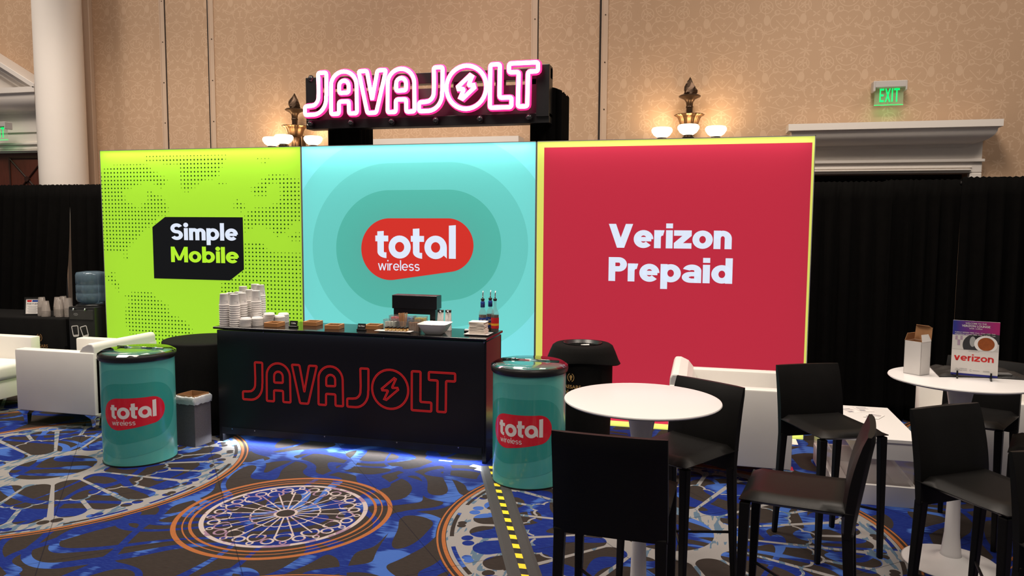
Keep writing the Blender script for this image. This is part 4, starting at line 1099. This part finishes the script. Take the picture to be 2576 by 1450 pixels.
# things on the right table
ZT = .9705
t = thing('open_carton', 'open white carton with kraft-brown inside', 'box', (6.975, -2.115, ZT), -.80)
m = MB(); e = .002; a, b, h = .045, .041, .172
for x0, x1, y0, y1 in ((-a, a, -b, -b + e), (-a, a, b - e, b), (-a, -a + e, -b, b), (a - e, a, -b, b)): m.box(x0, x1, y0, y1, 0, h)
m.box(-a, a, -b, b, 0, e); m.build('carton', 'paper_white', t)
m = MB()
for x0, x1, y0, y1 in ((-a + e, a - e, -b + e, -b + e * 1.3), (-a + e, a - e, b - e * 1.3, b - e), (-a + e, -a + e * 1.3, -b + e, b - e), (a - e * 1.3, a - e, -b + e, b - e)): m.box(x0, x1, y0, y1, .003, h - .0005)
m.build('inner_lining', 'kraft', t)
def flap(name, pts, n, mi, mo):
    V = [Vector(p) for p in pts]; nn = Vector(n) * .0016
    o = MB().hexa([tuple(p) for p in V] + [tuple(p + nn) for p in V]).build(name, mi, t)
    MB().add([tuple(p + nn * 1.15) for p in V], [(0, 1, 2, 3)]).build('white_face', mo, o)
flap('side_flap', [(-a, -b, h), (-a, b, h), (-a + .008, b - .008, h + .038), (-a + .008, -b + .008, h + .038)], (-1, 0, .2), 'kraft', 'paper_white')
flap('side_flap', [(a, -b, h), (a, b, h), (a - .012, b - .010, h + .036), (a - .012, -b + .010, h + .036)], (1, 0, .2), 'kraft', 'paper_white')
flap('lid_flap', [(-a, b, h), (a, b, h), (a, b + .006, h + .070), (-a + .002, b + .006, h + .070)], (0, 1, 0), 'kraft', 'paper_white')
flap('tuck_flap', [(-a + .004, b + .006, h + .070), (a - .006, b + .006, h + .070), (a - .012, b - .006, h + .078), (-a + .010, b - .006, h + .078)], (0, .3, 1), 'kraft', 'paper_white')
# poster on its stand
PXc, PYc = 7.222, -2.155
t = thing('poster_board', 'welcome poster with coffee cup picture standing on the right table', 'poster', (PXc, PYc - .02, ZT), -.26)
hw, hh = .101, .275; tilt = .10
def pos(x, z, d=0.0): return (x, tilt * z - d, .012 + z)
MB().hexa([pos(-hw, 0), pos(hw, 0), pos(hw, 0, -.005), pos(-hw, 0, -.005), pos(-hw, hh), pos(hw, hh), pos(hw, hh, -.005), pos(-hw, hh, -.005)]).build('board', 'paper_white', t)
pm = bpy.data.materials.new('poster_header'); pm.use_nodes = True; X.nt = pm.node_tree; pb = pm.node_tree.nodes['Principled BSDF']; pb.inputs['Roughness'].default_value = .4
tc = pm.node_tree.nodes.new('ShaderNodeTexCoord'); sp = pm.node_tree.nodes.new('ShaderNodeSeparateXYZ'); pm.node_tree.links.new(tc.outputs['Object'], sp.inputs[0])
xx = xmin(1, xmax(0, (X(sp.outputs[0]) + .09) / .18)); pm.node_tree.links.new(mixc(xx, srgb(46, 52, 140), srgb(170, 40, 110)), pb.inputs['Base Color']); MATS['poster_header'] = pm
D1, D2, D3, D4 = .0006, .0012, .0018, .0024
hd = lay('header', [[(-hw, .200), (hw, .200), (hw, hh), (-hw, hh)]], lambda x, z: pos(x, z, D1), 'poster_header', t)
lay('lettering', btext('WELCOME TO THE', -.047, .044, .2585, .0085, .006), lambda x, z: pos(x, z, D3), 'paper_white', hd)
lay('lettering', btext('VERIZON LOUNGE', -.062, .060, .2445, .0105, .022), lambda x, z: pos(x, z, D3), 'paper_white', hd)
lay('lettering', btext('with coffee', -.030, .027, .2345, .0062, .012), lambda x, z: pos(x, z, D3), 'paper_white', hd)
ph = lay('photo', [[(-hw, .130), (hw, .130), (hw, .202), (-hw, .202)]], lambda x, z: pos(x, z, D2), 'paper_grey', t)
lay('photo_shadow', [clipbox(p_disc(.0, .155, .055, 30)[0], -hw, hw, .130, .216)] + [clipbox([(-.02, .195), (hw, .165), (hw, .212), (.05, .218)], -hw, hw, .13, .22)], lambda x, z: pos(x, z, D2 + .0004), 'ink', ph)
lay('lettering', btext('TUESDAY REFRESH TIMES: 10 am - 12 pm - 2 pm - 4 pm', -.092, .083, .2135, .0052, .014), lambda x, z: pos(x, z, D4), 'paper_white', hd)
lay('lettering', btext('WEDNESDAY REFRESH TIMES: 10 am - 11:30 am - 1 pm', -.092, .083, .2040, .0052, .014), lambda x, z: pos(x, z, D4), 'paper_white', hd)
lay('cup_rim', [clipbox(p_disc(.045, .163, .050, 36, .042)[0], -hw, hw, .130, .206)], lambda x, z: pos(x, z, D3 + .0002), 'ceramic', ph)
lay('coffee', [clipbox(p_disc(.046, .163, .036, 32, .033)[0], -hw, hw, .131, .206)], lambda x, z: pos(x, z, D3 + .0006), mat('coffee_print', srgb(150, 78, 34), .5, noise=.35, nscale=60), ph)
lay('spoon', [clipbox(p_disc(-.012, .172, .013, 20, .026)[0], -hw, hw, .131, .206)], lambda x, z: pos(x, z, D3), 'tape_grey', ph)
for x0, x1, z0, z1 in ((-.088, -.078, .178, .198), (-.066, -.056, .178, .198), (-.078, -.066, .150, .178)): lay('photo_block', [[(x0, z0), (x1, z0), (x1, z1), (x0, z1)]], lambda x, z: pos(x, z, D3), mat('mauve_print', srgb(168, 146, 168), .6), ph)
lay('lettering', btext('SPONSORED BY', -.027, .020, .121, .0030, .008), lambda x, z: pos(x, z, D1), 'ink_grey', t)
lay('lettering', text2d('verizon', -.090, .082, .073, .034, T=.20, gap=.05, xh=.74, dot='sq'), lambda x, z: pos(x, z, D1), 'red_ink', t)
lay('lettering', btext('ALL WIRELESS', -.080, -.030, .0305, .0045, .006) + btext('& PREPAID EXPO', -.080, -.030, .0225, .0045, .006), lambda x, z: pos(x, z, D1), 'ink_grey', t)
lay('small_logo', p_arc(-.014, .027, .005, .005, 40, 330, .0012, 12) + p_rect(-.006, .024, .026, .0275) + p_rect(.038, .066, .028, .0293) + p_rect(.038, .066, .024, .0253), lambda x, z: pos(x, z, D1), 'ink_grey', t)
lay('bottom_band', [[(-hw, 0), (hw, 0), (hw, .010), (-hw, .010)]], lambda x, z: pos(x, z, D1), mat('navy_print', srgb(40, 44, 128), .4), t)
for x in (-.072, .073):
    MB().prism([(-.045, 0), (.05, 0), (.05, .008), (.004, .010), (.002, .012), (-.006, .012), (-.010, .036), (-.018, .034), (-.022, .010), (-.045, .004)], x - .004, x + .004, 'x').build('foot', 'jar_lid', t)
# folded black cloth lying behind the poster
r = random.Random(5); vs = []; nx, ny = 26, 14
t = thing('folded_cloth', 'crumpled black bag lying flat behind the poster', 'bag', (7.285, -2.02, ZT), .05)
for k in (1, 0):
    for j in range(ny + 1):
        for i in range(nx + 1):
            a, b = i / nx * 2 - 1, j / ny * 2 - 1
            x = .205 * a * (1 - .12 * b) ; y = .125 * b + .03 * a * a * b
            if math.hypot(x + .12, y + .12) > .31: x, y = x, y
            e = 1 - max(abs(a), abs(b)) ** 6
            z = (.004 + .014 * e + .005 * e * (math.sin(a * 9 + b * 3) + math.sin(b * 11 - a * 5))) if k else .0005
            vs.append((x, y, max(z, .001)))
m = (nx + 1) * (ny + 1); fs = []
for j in range(ny):
    for i in range(nx):
        q = (j * (nx + 1) + i, j * (nx + 1) + i + 1, (j + 1) * (nx + 1) + i + 1, (j + 1) * (nx + 1) + i); fs += [q, tuple(m + k for k in q[::-1])]
bd = [i for i in range(nx + 1)] + [(j + 1) * (nx + 1) - 1 for j in range(1, ny + 1)] + [ny * (nx + 1) + i for i in range(nx - 1, -1, -1)] + [j * (nx + 1) for j in range(ny - 1, 0, -1)]
for i in range(len(bd)): a, b = bd[i], bd[(i + 1) % len(bd)]; fs.append((a, m + a, m + b, b))
MB().add(vs, fs).build('cloth', mat('bag_black', (.006, .006, .0065), .5, bump=.4, bscale=60), t, 50)
MB().rbox(-.03, .12, -.118, -.075, .014, .024, .004, 2).build('strap', mat('strap_grey', (.10, .10, .10), .6), t, True)

# ------------------------------------------------------------------ white lounge chairs
def lounge(label, x, y, rz, first=None):
    if first: return dup(first, (x, y, 0), rz, label)
    t = thing('lounge_chair', label, 'armchair', (x, y, 0), rz, 'white leather lounge chairs')
    # local: faces +x, width along y; arms at +-y, back at -x
    L, W = .40, .375
    for s in (-1, 1):
        MB().rbox(-L, L, s * W - (.105 if s > 0 else 0), s * W + (0 if s > 0 else .105), .125, .65, .012, 2).build('arm', 'leather_white', t, 40)
        MB().tube([(-L + .01, s * (W - .008), .638), (L - .01, s * (W - .008), .638)], .004, 6).build('piping', 'leather_white', t, True)
    MB().rbox(-L + .02, L - .03, -W + .105, W - .105, .125, .30, .012, 2).build('seat_frame', 'leather_white', t, 40)
    MB().rbox(-L + .16, L + .01, -W + .108, W - .108, .300, .445, .045, 4).build('seat_cushion', 'leather_white', t, True)
    # back with rounded leaning top
    pr = [(-L, .125), (-L, .60), (-L + .004, .70), (-L + .020, .725), (-L + .06, .725), (-L + .115, .700), (-L + .150, .655), (-L + .175, .60), (-L + .20, .30), (-L + .20, .125)]
    MB().prism([(a, b) for a, b in pr], -W + .012, W - .012, 'y').build('backrest', 'leather_white', t, bevel=.010)
    for sx in (-1, 1):
        for s in (-1, 1):
            cx_, cy_ = sx * (L - .05), s * (W - .05)
            m = MB().hexa([(cx_ - .016, cy_ - .016, 0), (cx_ + .016, cy_ - .016, 0), (cx_ + .016, cy_ + .016, 0), (cx_ - .016, cy_ + .016, 0), (cx_ - .024, cy_ - .024, .085), (cx_ + .024, cy_ - .024, .085), (cx_ + .024, cy_ + .024, .085), (cx_ - .024, cy_ + .024, .085)])
            m.hexa([(cx_ - .024, cy_ - .024, .085), (cx_ + .024, cy_ - .024, .085), (cx_ + .024, cy_ + .024, .085), (cx_ - .024, cy_ + .024, .085), (cx_ - .07, cy_ - .045, .124), (cx_ + .07, cy_ - .045, .124), (cx_ + .07, cy_ + .045, .124), (cx_ - .07, cy_ + .045, .124)])
            m.build('leg', 'chrome', t, bevel=.003)
    return t
L0 = lounge('white leather lounge chair behind the teal barrel, its arm toward the camera', .650, -.915, PI)
lounge('white leather lounge chair cut off by the left edge', -.575, -1.0, 0, L0)
lounge('white leather lounge chair in front of the crimson panel', 6.085, -.860, 0, L0)
lounge('white leather lounge chair half hidden behind the poster table', 7.80, -.83, PI, L0)

# ------------------------------------------------------------------ low white coffee table
t = thing('coffee_table', 'low white coffee table with open tray base', 'table', (6.955, -.94, 0))
def ring_poly(x0, x1, y0, y1, c): return [(x0 + c, y0), (x1, y0), (x1, y1), (x0, y1), (x0, y0 + c)]
def tray(name, x0, x1, y0, y1, z0, z1, c, th, m, par):
    o, i = ring_poly(x0, x1, y0, y1, c), ring_poly(x0 + th, x1 - th, y0 + th, y1 - th, c * .75); n = len(o); mb = MB()
    vs = [(p[0], p[1], z) for z in (z0, z1) for p in o] + [(p[0], p[1], z) for z in (z0, z1) for p in i]
    fs = []
    for k in range(n):
        l = (k + 1) % n; fs += [(k, l, n + l, n + k), (2 * n + k, 3 * n + k, 3 * n + l, 2 * n + l), (n + k, n + l, 3 * n + l, 3 * n + k), (k, 2 * n + k, 2 * n + l, l)]
    mb.add(vs, fs); return mb.build(name, m, par)
tray('base_tray', -.235, .245, -.455, .435, .0, .125, .05, .028, 'white_lam', t)
MB().prism(ring_poly(-.225, .235, -.445, .425, .05), .004, .012, 'z').build('base_floor', 'paper_grey', t)
for x0, x1, y0, y1 in ((-.075, .235, -.40, -.394), (-.075, .235, .394, .40), (-.075, -.069, -.394, .394), (.229, .235, -.394, .394)): MB().box(x0, x1, y0, y1, .012, .285).build('clear_panel', 'acrylic', t)
MB().box(-.10, .245, -.43, .43, .285, .395).build('drawer_box', 'white_lam', t, bevel=.002)
MB().box(-.235, -.225, -.30, .42, .012, .285).build('clear_side', 'acrylic', t)
MB().rbox(-.235, .258, -.440, .440, .395, .420, .003, 1).build('top', 'white_lam', t)
for i, (x, y, rz, lab) in enumerate(((6.93, -.66, .5, 'printed white flyer at the far end of the coffee table'), (7.03, -.60, .2, 'printed white flyer overlapping the far one on the coffee table'), (7.06, -.80, -.5, 'printed white flyer nearest the camera on the coffee table'))):
    o = thing('flyer', lab, 'paper', (x, y, .4203 + i * .0012), rz, 'flyers on the coffee table')
    MB().box(-.05, .05, -.07, .07, 0, .0008).build('sheet', 'paper_white', o)
    lay('print', p_rect(-.035, .035, .035, .05) + p_rect(-.04, .0, -.05, -.02) + sum([p_rect(-.04, .04, .02 - k * .012, .024 - k * .012) for k in range(3)], []), lambda a, b: (a, b, .0011), 'ink_grey', o)

# ------------------------------------------------------------------ branded teal barrels
def barrel(label, x, y, face, R=.247, H=.775):
    t = thing('barrel_cooler', label, 'barrel', (x, y, 0), 0, 'teal branded barrel coolers')
    body = MB().lathe([(R - .006, 0), (R, .006), (R, H)], 64, cap=True).build('body', 'teal_wrap', t, 40)
    s = .405; zc = .385
    def fn(d):
        def f(px, pz):
            a = face + (px - 3.378) * s / R; rr = R + d
            return (rr * math.cos(a), rr * math.sin(a), zc + (pz - 1.50) * s)
        return f
    for nm, off, d, m in (('outer_pill', .50, .0005, 'teal_wrap_mid'), ('inner_pill', .2535, .0009, 'teal_wrap_dark'), ('red_pill', 0, .0013, 'red_wrap')):
        P = clipbox(logo_pill(off), 3.378 - 1.2, 3.378 + 1.2, 1.5 - zc / s + .03, 1.5 + (H - zc) / s - .05)
        o = lay(nm, strips(P, .03), fn(d), m, body); o.data.shade_smooth()
    lay('lettering', logo_total(), fn(.0018), 'white_wrap', body); lay('lettering', logo_wireless(), fn(.0018), 'white_wrap', body)
    MB().lathe([(R + .004, H - .028), (R + .011, H - .022), (R + .015, H), (R + .011, H + .016), (R + .004, H + .020), (R - .012, H + .014)], 64, cap=False).build('rim', 'rubber_black', t, True)
    MB().lathe([(0.0, H - .06), (R - .01, H - .06), (R - .008, H + .005)], 48, cap=False).build('liner', 'rubber_black', t, True)
    lid = MB().lathe([(R + .012, H + .017), (R - .006, H + .028), (R * .93, H + .034), (R * .5, H + .0355), (0, H + .036), (0, H + .033), (R * .5, H + .0325), (R * .93, H + .031), (R - .010, H + .024), (R + .006, H + .017)], 64, cap=False).build('clear_lid', 'acrylic_lid', t, 50)
    MB().tube([(-R * .80, .03, H + .040), (R * .80, .03, H + .040)], .006, 6).build('lid_hinge', 'acrylic_lid', lid, True)
    for sx in (-.12, .12): MB().rbox(sx - .012, sx + .012, .020, .045, H + .038, H + .048, .003, 1).build('lid_latch', 'chrome', lid)
    MB().lathe([(R + .003, .0), (R + .003, .012)], 64, cap=False).build('foot_ring', 'rubber_black', t, True)
barrel('teal barrel cooler with red logo at left, in front of the white lounge chair', 1.910, -1.785, R_(-58.5))
barrel('teal barrel cooler with red logo at the right end of the counter', 4.770, -1.478, R_(-91))
# grey felt waste basket between barrel and counter
t = thing('waste_basket', 'grey felt waste basket with clear liner beside the left barrel', 'waste basket', (2.055, -1.375, 0), -.12)
a, b, h = .092, .085, .375; m = MB()
for x0, x1, y0, y1 in ((-a, a, -b, -b + .006), (-a, a, b - .006, b), (-a, -a + .006, -b + .006, b - .006), (a - .006, a, -b + .006, b - .006)): m.box(x0, x1, y0, y1, 0, h)
m.box(-a + .006, a - .006, -b + .006, b - .006, 0, .006); m.build('basket', 'felt_grey', t)
m = MB()
for x0, x1, y0, y1 in ((-a + .007, a - .007, -b + .007, -b + .009), (-a + .007, a - .007, b - .009, b - .007), (-a + .007, -a + .009, -b + .009, b - .009), (a - .009, a - .007, -b + .009, b - .009)): m.box(x0, x1, y0, y1, .01, h + .025)
m.build('kraft_lining', 'kraft', t)
pts = []
for k in range(48):
    d = 4 * k / 48; sd = int(d); f = (d - sd) * 2 - 1
    q = [(f * a, -b), (a, f * b), (-f * a, b), (-a, -f * b)][sd]; pts.append(q)
vs = []; rr = random.Random(9)
for j, (k, z) in enumerate(((1.03, h - .045), (1.05, h - .02), (1.04, h + .004), (.99, h + .016), (.93, h + .012))):
    for p in pts: w_ = rr.uniform(-.004, .004); vs.append((p[0] * k + (w_ if j > 0 else 0) + (.003 if p[0] > 0 else -.003), p[1] * k + (w_ if j > 0 else 0) + (.003 if p[1] > 0 else -.003), z + rr.uniform(-.004, .004)))
MB().add(vs, [(j * 48 + i, j * 48 + (i + 1) % 48, (j + 1) * 48 + (i + 1) % 48, (j + 1) * 48 + i) for j in range(4) for i in range(48)]).build('plastic_liner', 'liner', t, True)

# ------------------------------------------------------------------ draped round table and bin
def skirt(t, R, h, flare, n=80, folds=9, seed=1, amp=.03, z0=.01, mat_='black_fabric', prof=None):
    vs = []; r = random.Random(seed); p1 = r.uniform(0, 6)
    rows = prof or [(R * .55, h), (R - .012, h), (R - .003, h - .004), (R, h - .012), (R + flare * .3, h * .7), (R + flare * .65, h * .35), (R + flare, z0)]
    for j, (rad, z) in enumerate(rows):
        f = max(0, min(1, (h - z) / h))
        for i in range(n):
            an = 2 * PI * i / n; k = amp * f ** .8 * (math.sin(folds * an + p1) + .5 * math.sin(folds * 1.7 * an + 2 * p1))
            vs.append(((rad + k) * math.cos(an), (rad + k) * math.sin(an), z))
    fs = [(j * n + i, (j + 1) * n + i, (j + 1) * n + (i + 1) % n, j * n + (i + 1) % n) for j in range(len(rows) - 1) for i in range(n)]
    if not prof: fs.append(tuple(range(n)))
    return MB().add(vs, fs).build('tablecloth', mat_, t, 50)
t = thing('round_table', 'round table under a floor-length black cloth, left of the counter', 'table', (1.835, -.90, 0))
skirt(t, .345, .75, .008, seed=4, amp=.010)
MB().cyl(0, 0, 0, .735, .04, 12).build('stem', 'black_metal', t); MB().cyl(0, 0, .725, .747, .33, 40).build('tabletop', 'black_metal', t)
def crest(parent, fn, m, top, bottom=None, w=.10):
    """laurel ring with head silhouette above two lines of capitals"""
    k = w
    P = p_arc(0, 0, .030 * k / .1, .036 * k / .1, 110, 250, .006 * k / .1, 12) + p_arc(0, 0, .030 * k / .1, .036 * k / .1, -70, 70, .006 * k / .1, 12) + p_disc(.001, .006 * k / .1, .012 * k / .1, 14, .015 * k / .1) + [[(-.007 * k / .1, -.004 * k / .1), (.006 * k / .1, -.004 * k / .1), (.008 * k / .1, -.020 * k / .1), (-.003 * k / .1, -.024 * k / .1)]]
    lay('crest', P, fn, m, parent)
    lay('lettering', btext('CAESARS', -w * .85, w * .85, -.088 * k / .1, .028 * k / .1, .012), fn, m, parent)
    lay('lettering', btext('PALACE', -w * .85, w * .85, -.128 * k / .1, .028 * k / .1, .012), fn, m, parent)
# cloth covered bin
t = thing('covered_bin', 'round bin under a black cloth with gold crest before the crimson panel', 'bin', (4.985, -.545, 0))
H = .805
prof = [(.12, H - .085), (.135, H - .03), (.150, H - .004), (.170, H), (.215, H - .006), (.236, H - .02), (.250, H - .06), (.270, H - .115), (.278, H - .140), (.262, H - .147), (.236, H - .152), (.236, H - .4), (.228, H - .6), (.222, .012)]
n = 64; vs = []
for j, (rad, z) in enumerate(prof):
    for i in range(n):
        an = 2 * PI * i / n; k = 0; dz = 0
        if 6 <= j <= 9: k = .020 * math.cos(2 * (an - .17)) * (j - 5) / 3; dz = -.018 * math.cos(2 * (an - .17)) * (1 if j >= 7 else .3)
        vs.append(((rad + k) * math.cos(an), (rad + k) * math.sin(an), z + dz))
c = MB().add(vs, [(j * n + i, (j + 1) * n + i, (j + 1) * n + (i + 1) % n, j * n + (i + 1) % n) for j in range(len(prof) - 1) for i in range(n)]).build('cloth_cover', 'black_fabric', t, 50)
MB().lathe([(.148, H - .002), (.152, H + .004), (.145, H + .002), (.13, H - .06), (.0, H - .10)], 40, cap=False).build('bin_rim', 'rubber_black', t, True)
MB().hexa([(-.03, -.04, H - .09), (.05, -.05, H - .09), (.06, .02, H - .09), (-.02, .03, H - .09), (-.01, -.02, H - .012), (.055, -.04, H - .02), (.05, .02, H - .012), (.0, .03, H - .03)]).build('discarded_paper', 'paper_grey', t)
fa = R_(-90) - .22
crest(c, lambda x, z: (.2385 * math.cos(fa + x / .2385), .2385 * math.sin(fa + x / .2385), z + .568), 'gold_print', 0, w=.095)

# ------------------------------------------------------------------ left: draped service table, framed sign, cups, water cooler
t = thing('service_table', 'long table under a black cloth with gold crest at far left', 'table', (-1.435, .18, 0), .05)
hx, hy, h = .98, .29, .735; r = random.Random(8); n = 140; vs = []
per = 4 * (hx + hy)
def rim_pt(d, gx, gy):
    a, b = 2 * gx, 2 * gy; tot = 2 * (a + b); d = d / 1.0 * tot; rr = .03
    if d < a: return (-gx + d, -gy, 0, -1)
    if d < a + b: return (gx, -gy + d - a, 1, 0)
    if d < 2 * a + b: return (gx - (d - a - b), gy, 0, 1)
    return (-gx, gy - (d - 2 * a - b), -1, 0)
for j, (ins, z) in enumerate(((.012, h), (.0, h - .006), (-.004, h - .02), (-.015, .45), (-.03, .012))):
    for i in range(n):
        p = rim_pt(i / n, hx - ins, hy - ins); f = (h - z) / h; k = .016 * f * math.sin(i * 1.35)
        vs.append((p[0] + p[2] * k, p[1] + p[3] * k, z))
c = MB().add(vs, [(j * n + i, (j + 1) * n + i, (j + 1) * n + (i + 1) % n, j * n + (i + 1) % n) for j in range(4) for i in range(n)] + [tuple(range(n))]).build('tablecloth', 'black_fabric', t, 50)
for sx in (-1, 1): MB().tube([(sx * (hx - .12), -.18, .0), (sx * (hx - .12), -.18, .70), (sx * (hx - .12), .18, .70), (sx * (hx - .12), .18, 0)], .014, 8).build('leg', 'black_metal', t)
crest(c, lambda x, z: (x + .70, -.336, z + .535), 'gold_dim', 0, w=.115)
t = thing('framed_sign', 'small black framed notice on the far left table', 'framed sign', (-.985, .06, .7365), .35)
tl = .16
def fp(x, z, d=0): return (x, z * tl - d, z)
m = MB(); fw_, fh = .082, .190
for x0, x1, z0, z1 in ((-fw_, fw_, 0, .016), (-fw_, fw_, fh - .016, fh), (-fw_, -fw_ + .015, .016, fh - .016), (fw_ - .015, fw_, .016, fh - .016)): m.hexa([fp(x0, z0, .01), fp(x1, z0, .01), fp(x1, z0), fp(x0, z0), fp(x0, z1, .01), fp(x1, z1, .01), fp(x1, z1), fp(x0, z1)])
m.build('frame', 'jar_lid', t)
s_ = MB().hexa([fp(-fw_ + .01, .01, .004), fp(fw_ - .01, .01, .004), fp(fw_ - .01, .01), fp(-fw_ + .01, .01), fp(-fw_ + .01, fh - .01, .004), fp(fw_ - .01, fh - .01, .004), fp(fw_ - .01, fh - .01), fp(-fw_ + .01, fh - .01)]).build('sheet', 'paper_white', t)
lay('print_band', [[(-.055, .140), (-.012, .140), (-.008, .160), (-.055, .160)]], lambda x, z: fp(x, z, .0046), 'label_red', s_); lay('print_band', [[(-.005, .140), (.055, .140), (.055, .160), (-.002, .160)]], lambda x, z: fp(x, z, .0046), 'label_blue', s_)
lay('lettering', btext('PARTNER', -.055, .055, .112, .016, .015), lambda x, z: fp(x, z, .0046), 'ink', s_)
lay('small_print', sum([p_rect(-.05 + .01 * (k % 2), .05 - .01 * (k % 2), .095 - k * .013, .0985 - k * .013) for k in range(6)], []), lambda x, z: fp(x, z, .0046), 'ink_grey', s_)
cc = MB().lathe([(.043, 0), (.044, .003), (.042, .006), (.030, .105), (.029, .106), (.0, .106)], 16, cap=False).build('plastic_cup', 'clear_cup', None, 40)
first = True
for sx, sy, n_, w_ in ((-.845, .05, 9, 'the tall stack nearest the framed notice'), (-.76, .015, 6, 'the shortest stack'), (-.70, .11, 9, 'the tall middle stack'), (-.60, .03, 8, 'the stack right of the middle'), (-.515, .06, 9, 'the stack nearest the water cooler'), (-.72, .20, 9, 'the rearmost stack')):
    for k in range(n_):
        if first: o = cc; first = False
        else: o = cc.copy(); C.objects.link(o)
        o.location = (sx, sy, .7365 + k * .0115); tag(o, 'clear plastic cup upside down in ' + w_ + ' at far left', 'plastic cup', 'clear cups on the far left table')
t = thing('water_cooler', 'black water cooler with upturned blue water bottle', 'water cooler', (-.225, .06, 0), .08)
MB().rbox(-.15, .15, -.15, .17, .01, .865, .012, 2).build('cabinet', mat('cooler_black', (.012, .012, .012), .35), t, 40)
MB().rbox(-.135, .135, -.155, -.148, .735, .835, .003, 1).build('tap_panel', mat('cooler_panel', (.02, .02, .02), .3), t)
MB().lathe([(.14, .860), (.15, .875), (.12, .890), (.06, .895)], 28, 0, .01, cap=False).build('collar', 'jar_lid', t, True)
prb = [(.04, .865), (.055, .885), (.13, .91), (.145, .935), (.145, .995), (.139, 1.005), (.145, 1.015), (.145, 1.08), (.139, 1.09), (.145, 1.10), (.145, 1.185), (.133, 1.212), (.06, 1.222), (0, 1.222)]
MB().lathe(prb, 36, 0, .01, cap=False).build('bottle', 'water_bottle', t, True)
for x in (-.07, .06):
    p = MB().tube([(x, -.150, .850), (x, -.175, .847), (x, -.180, .830)], .008, 8).build('tap', 'chrome', t, True)
lay('oval_logo', p_arc(-.06, .790, .024, .013, 0, 360, .003, 18) + p_rect(-.072, -.048, .788, .792), lambda x, z: (x, -.1562, z), 'tape_grey', t)
for x, a in ((-.075, -.12), (.03, -.28)):
    fnr = lambda px, pz, x=x, a=a: (x + px * math.cos(a) + pz * math.sin(a), -.1512, .615 + pz * math.cos(a) - px * math.sin(a))
    lay('cup_sticker', outline_band(roundc([(-.030, -.052), (.030, -.052), (.036, .055), (-.036, .055)], .012), .009) + p_rect(-.028, .028, -.052, -.036), fnr, 'paper_white', t)

# ------------------------------------------------------------------ cable ramp with hazard tape, grey gaffer tape
t = thing('cable_cover', 'grey floor cable cover with yellow and black hazard tape', 'cable cover', (0, 0, 0))
A, B = Vector((4.452, -1.300)), Vector((5.18, -3.15)); dd = (B - A).normalized(); nn = Vector((-dd.y, dd.x)); Ln = (B - A).length
P3 = lambda s, o, z: (A.x + dd.x * s + nn.x * o, A.y + dd.y * s + nn.y * o, z)
prof = [(-.085, .0005), (-.065, .0035), (.065, .0035), (.085, .0005)]
MB().add([P3(s, o, z) for s in (0, Ln) for o, z in prof], [(0, 1, 5, 4), (1, 2, 6, 5), (2, 3, 7, 6), (0, 4, 7, 3), (0, 3, 2, 1), (4, 5, 6, 7)]).build('cover_strip', 'ramp_grey', t)
hz = MB().add([P3(s, o, .0041) for s in (0, Ln) for o in (-.018, .018)], [(0, 1, 3, 2)]).build('hazard_tape', 'tape_black', t, fix=False)
s = .01
while s < Ln - .06:
        MB().add([P3(s, -.018, .0047), P3(s + .055, -.018, .0047), P3(s + .068, .018, .0047), P3(s + .013, .018, .0047)], [(0, 1, 2, 3)]).build('yellow_stripe', 'tape_yellow', hz, fix=False); s += .120
t = thing('gaffer_tape', 'grey gaffer tape patch on the carpet at the counter corner', 'tape', (4.40, -1.345, 0), -.3)
MB().box(-.09, .06, -.030, .018, .0005, .0022).build('strip', 'tape_grey', t); MB().box(-.02, .05, -.075, -.030, .0005, .0018).build('strip', 'tape_grey', t)
t = thing('paper_scrap', 'small white paper scrap on the carpet under the counter edge', 'paper', (4.10, -1.275, 0)); MB().box(-.05, .05, -.008, .008, .0005, .002).build('scrap', 'paper_white', t)
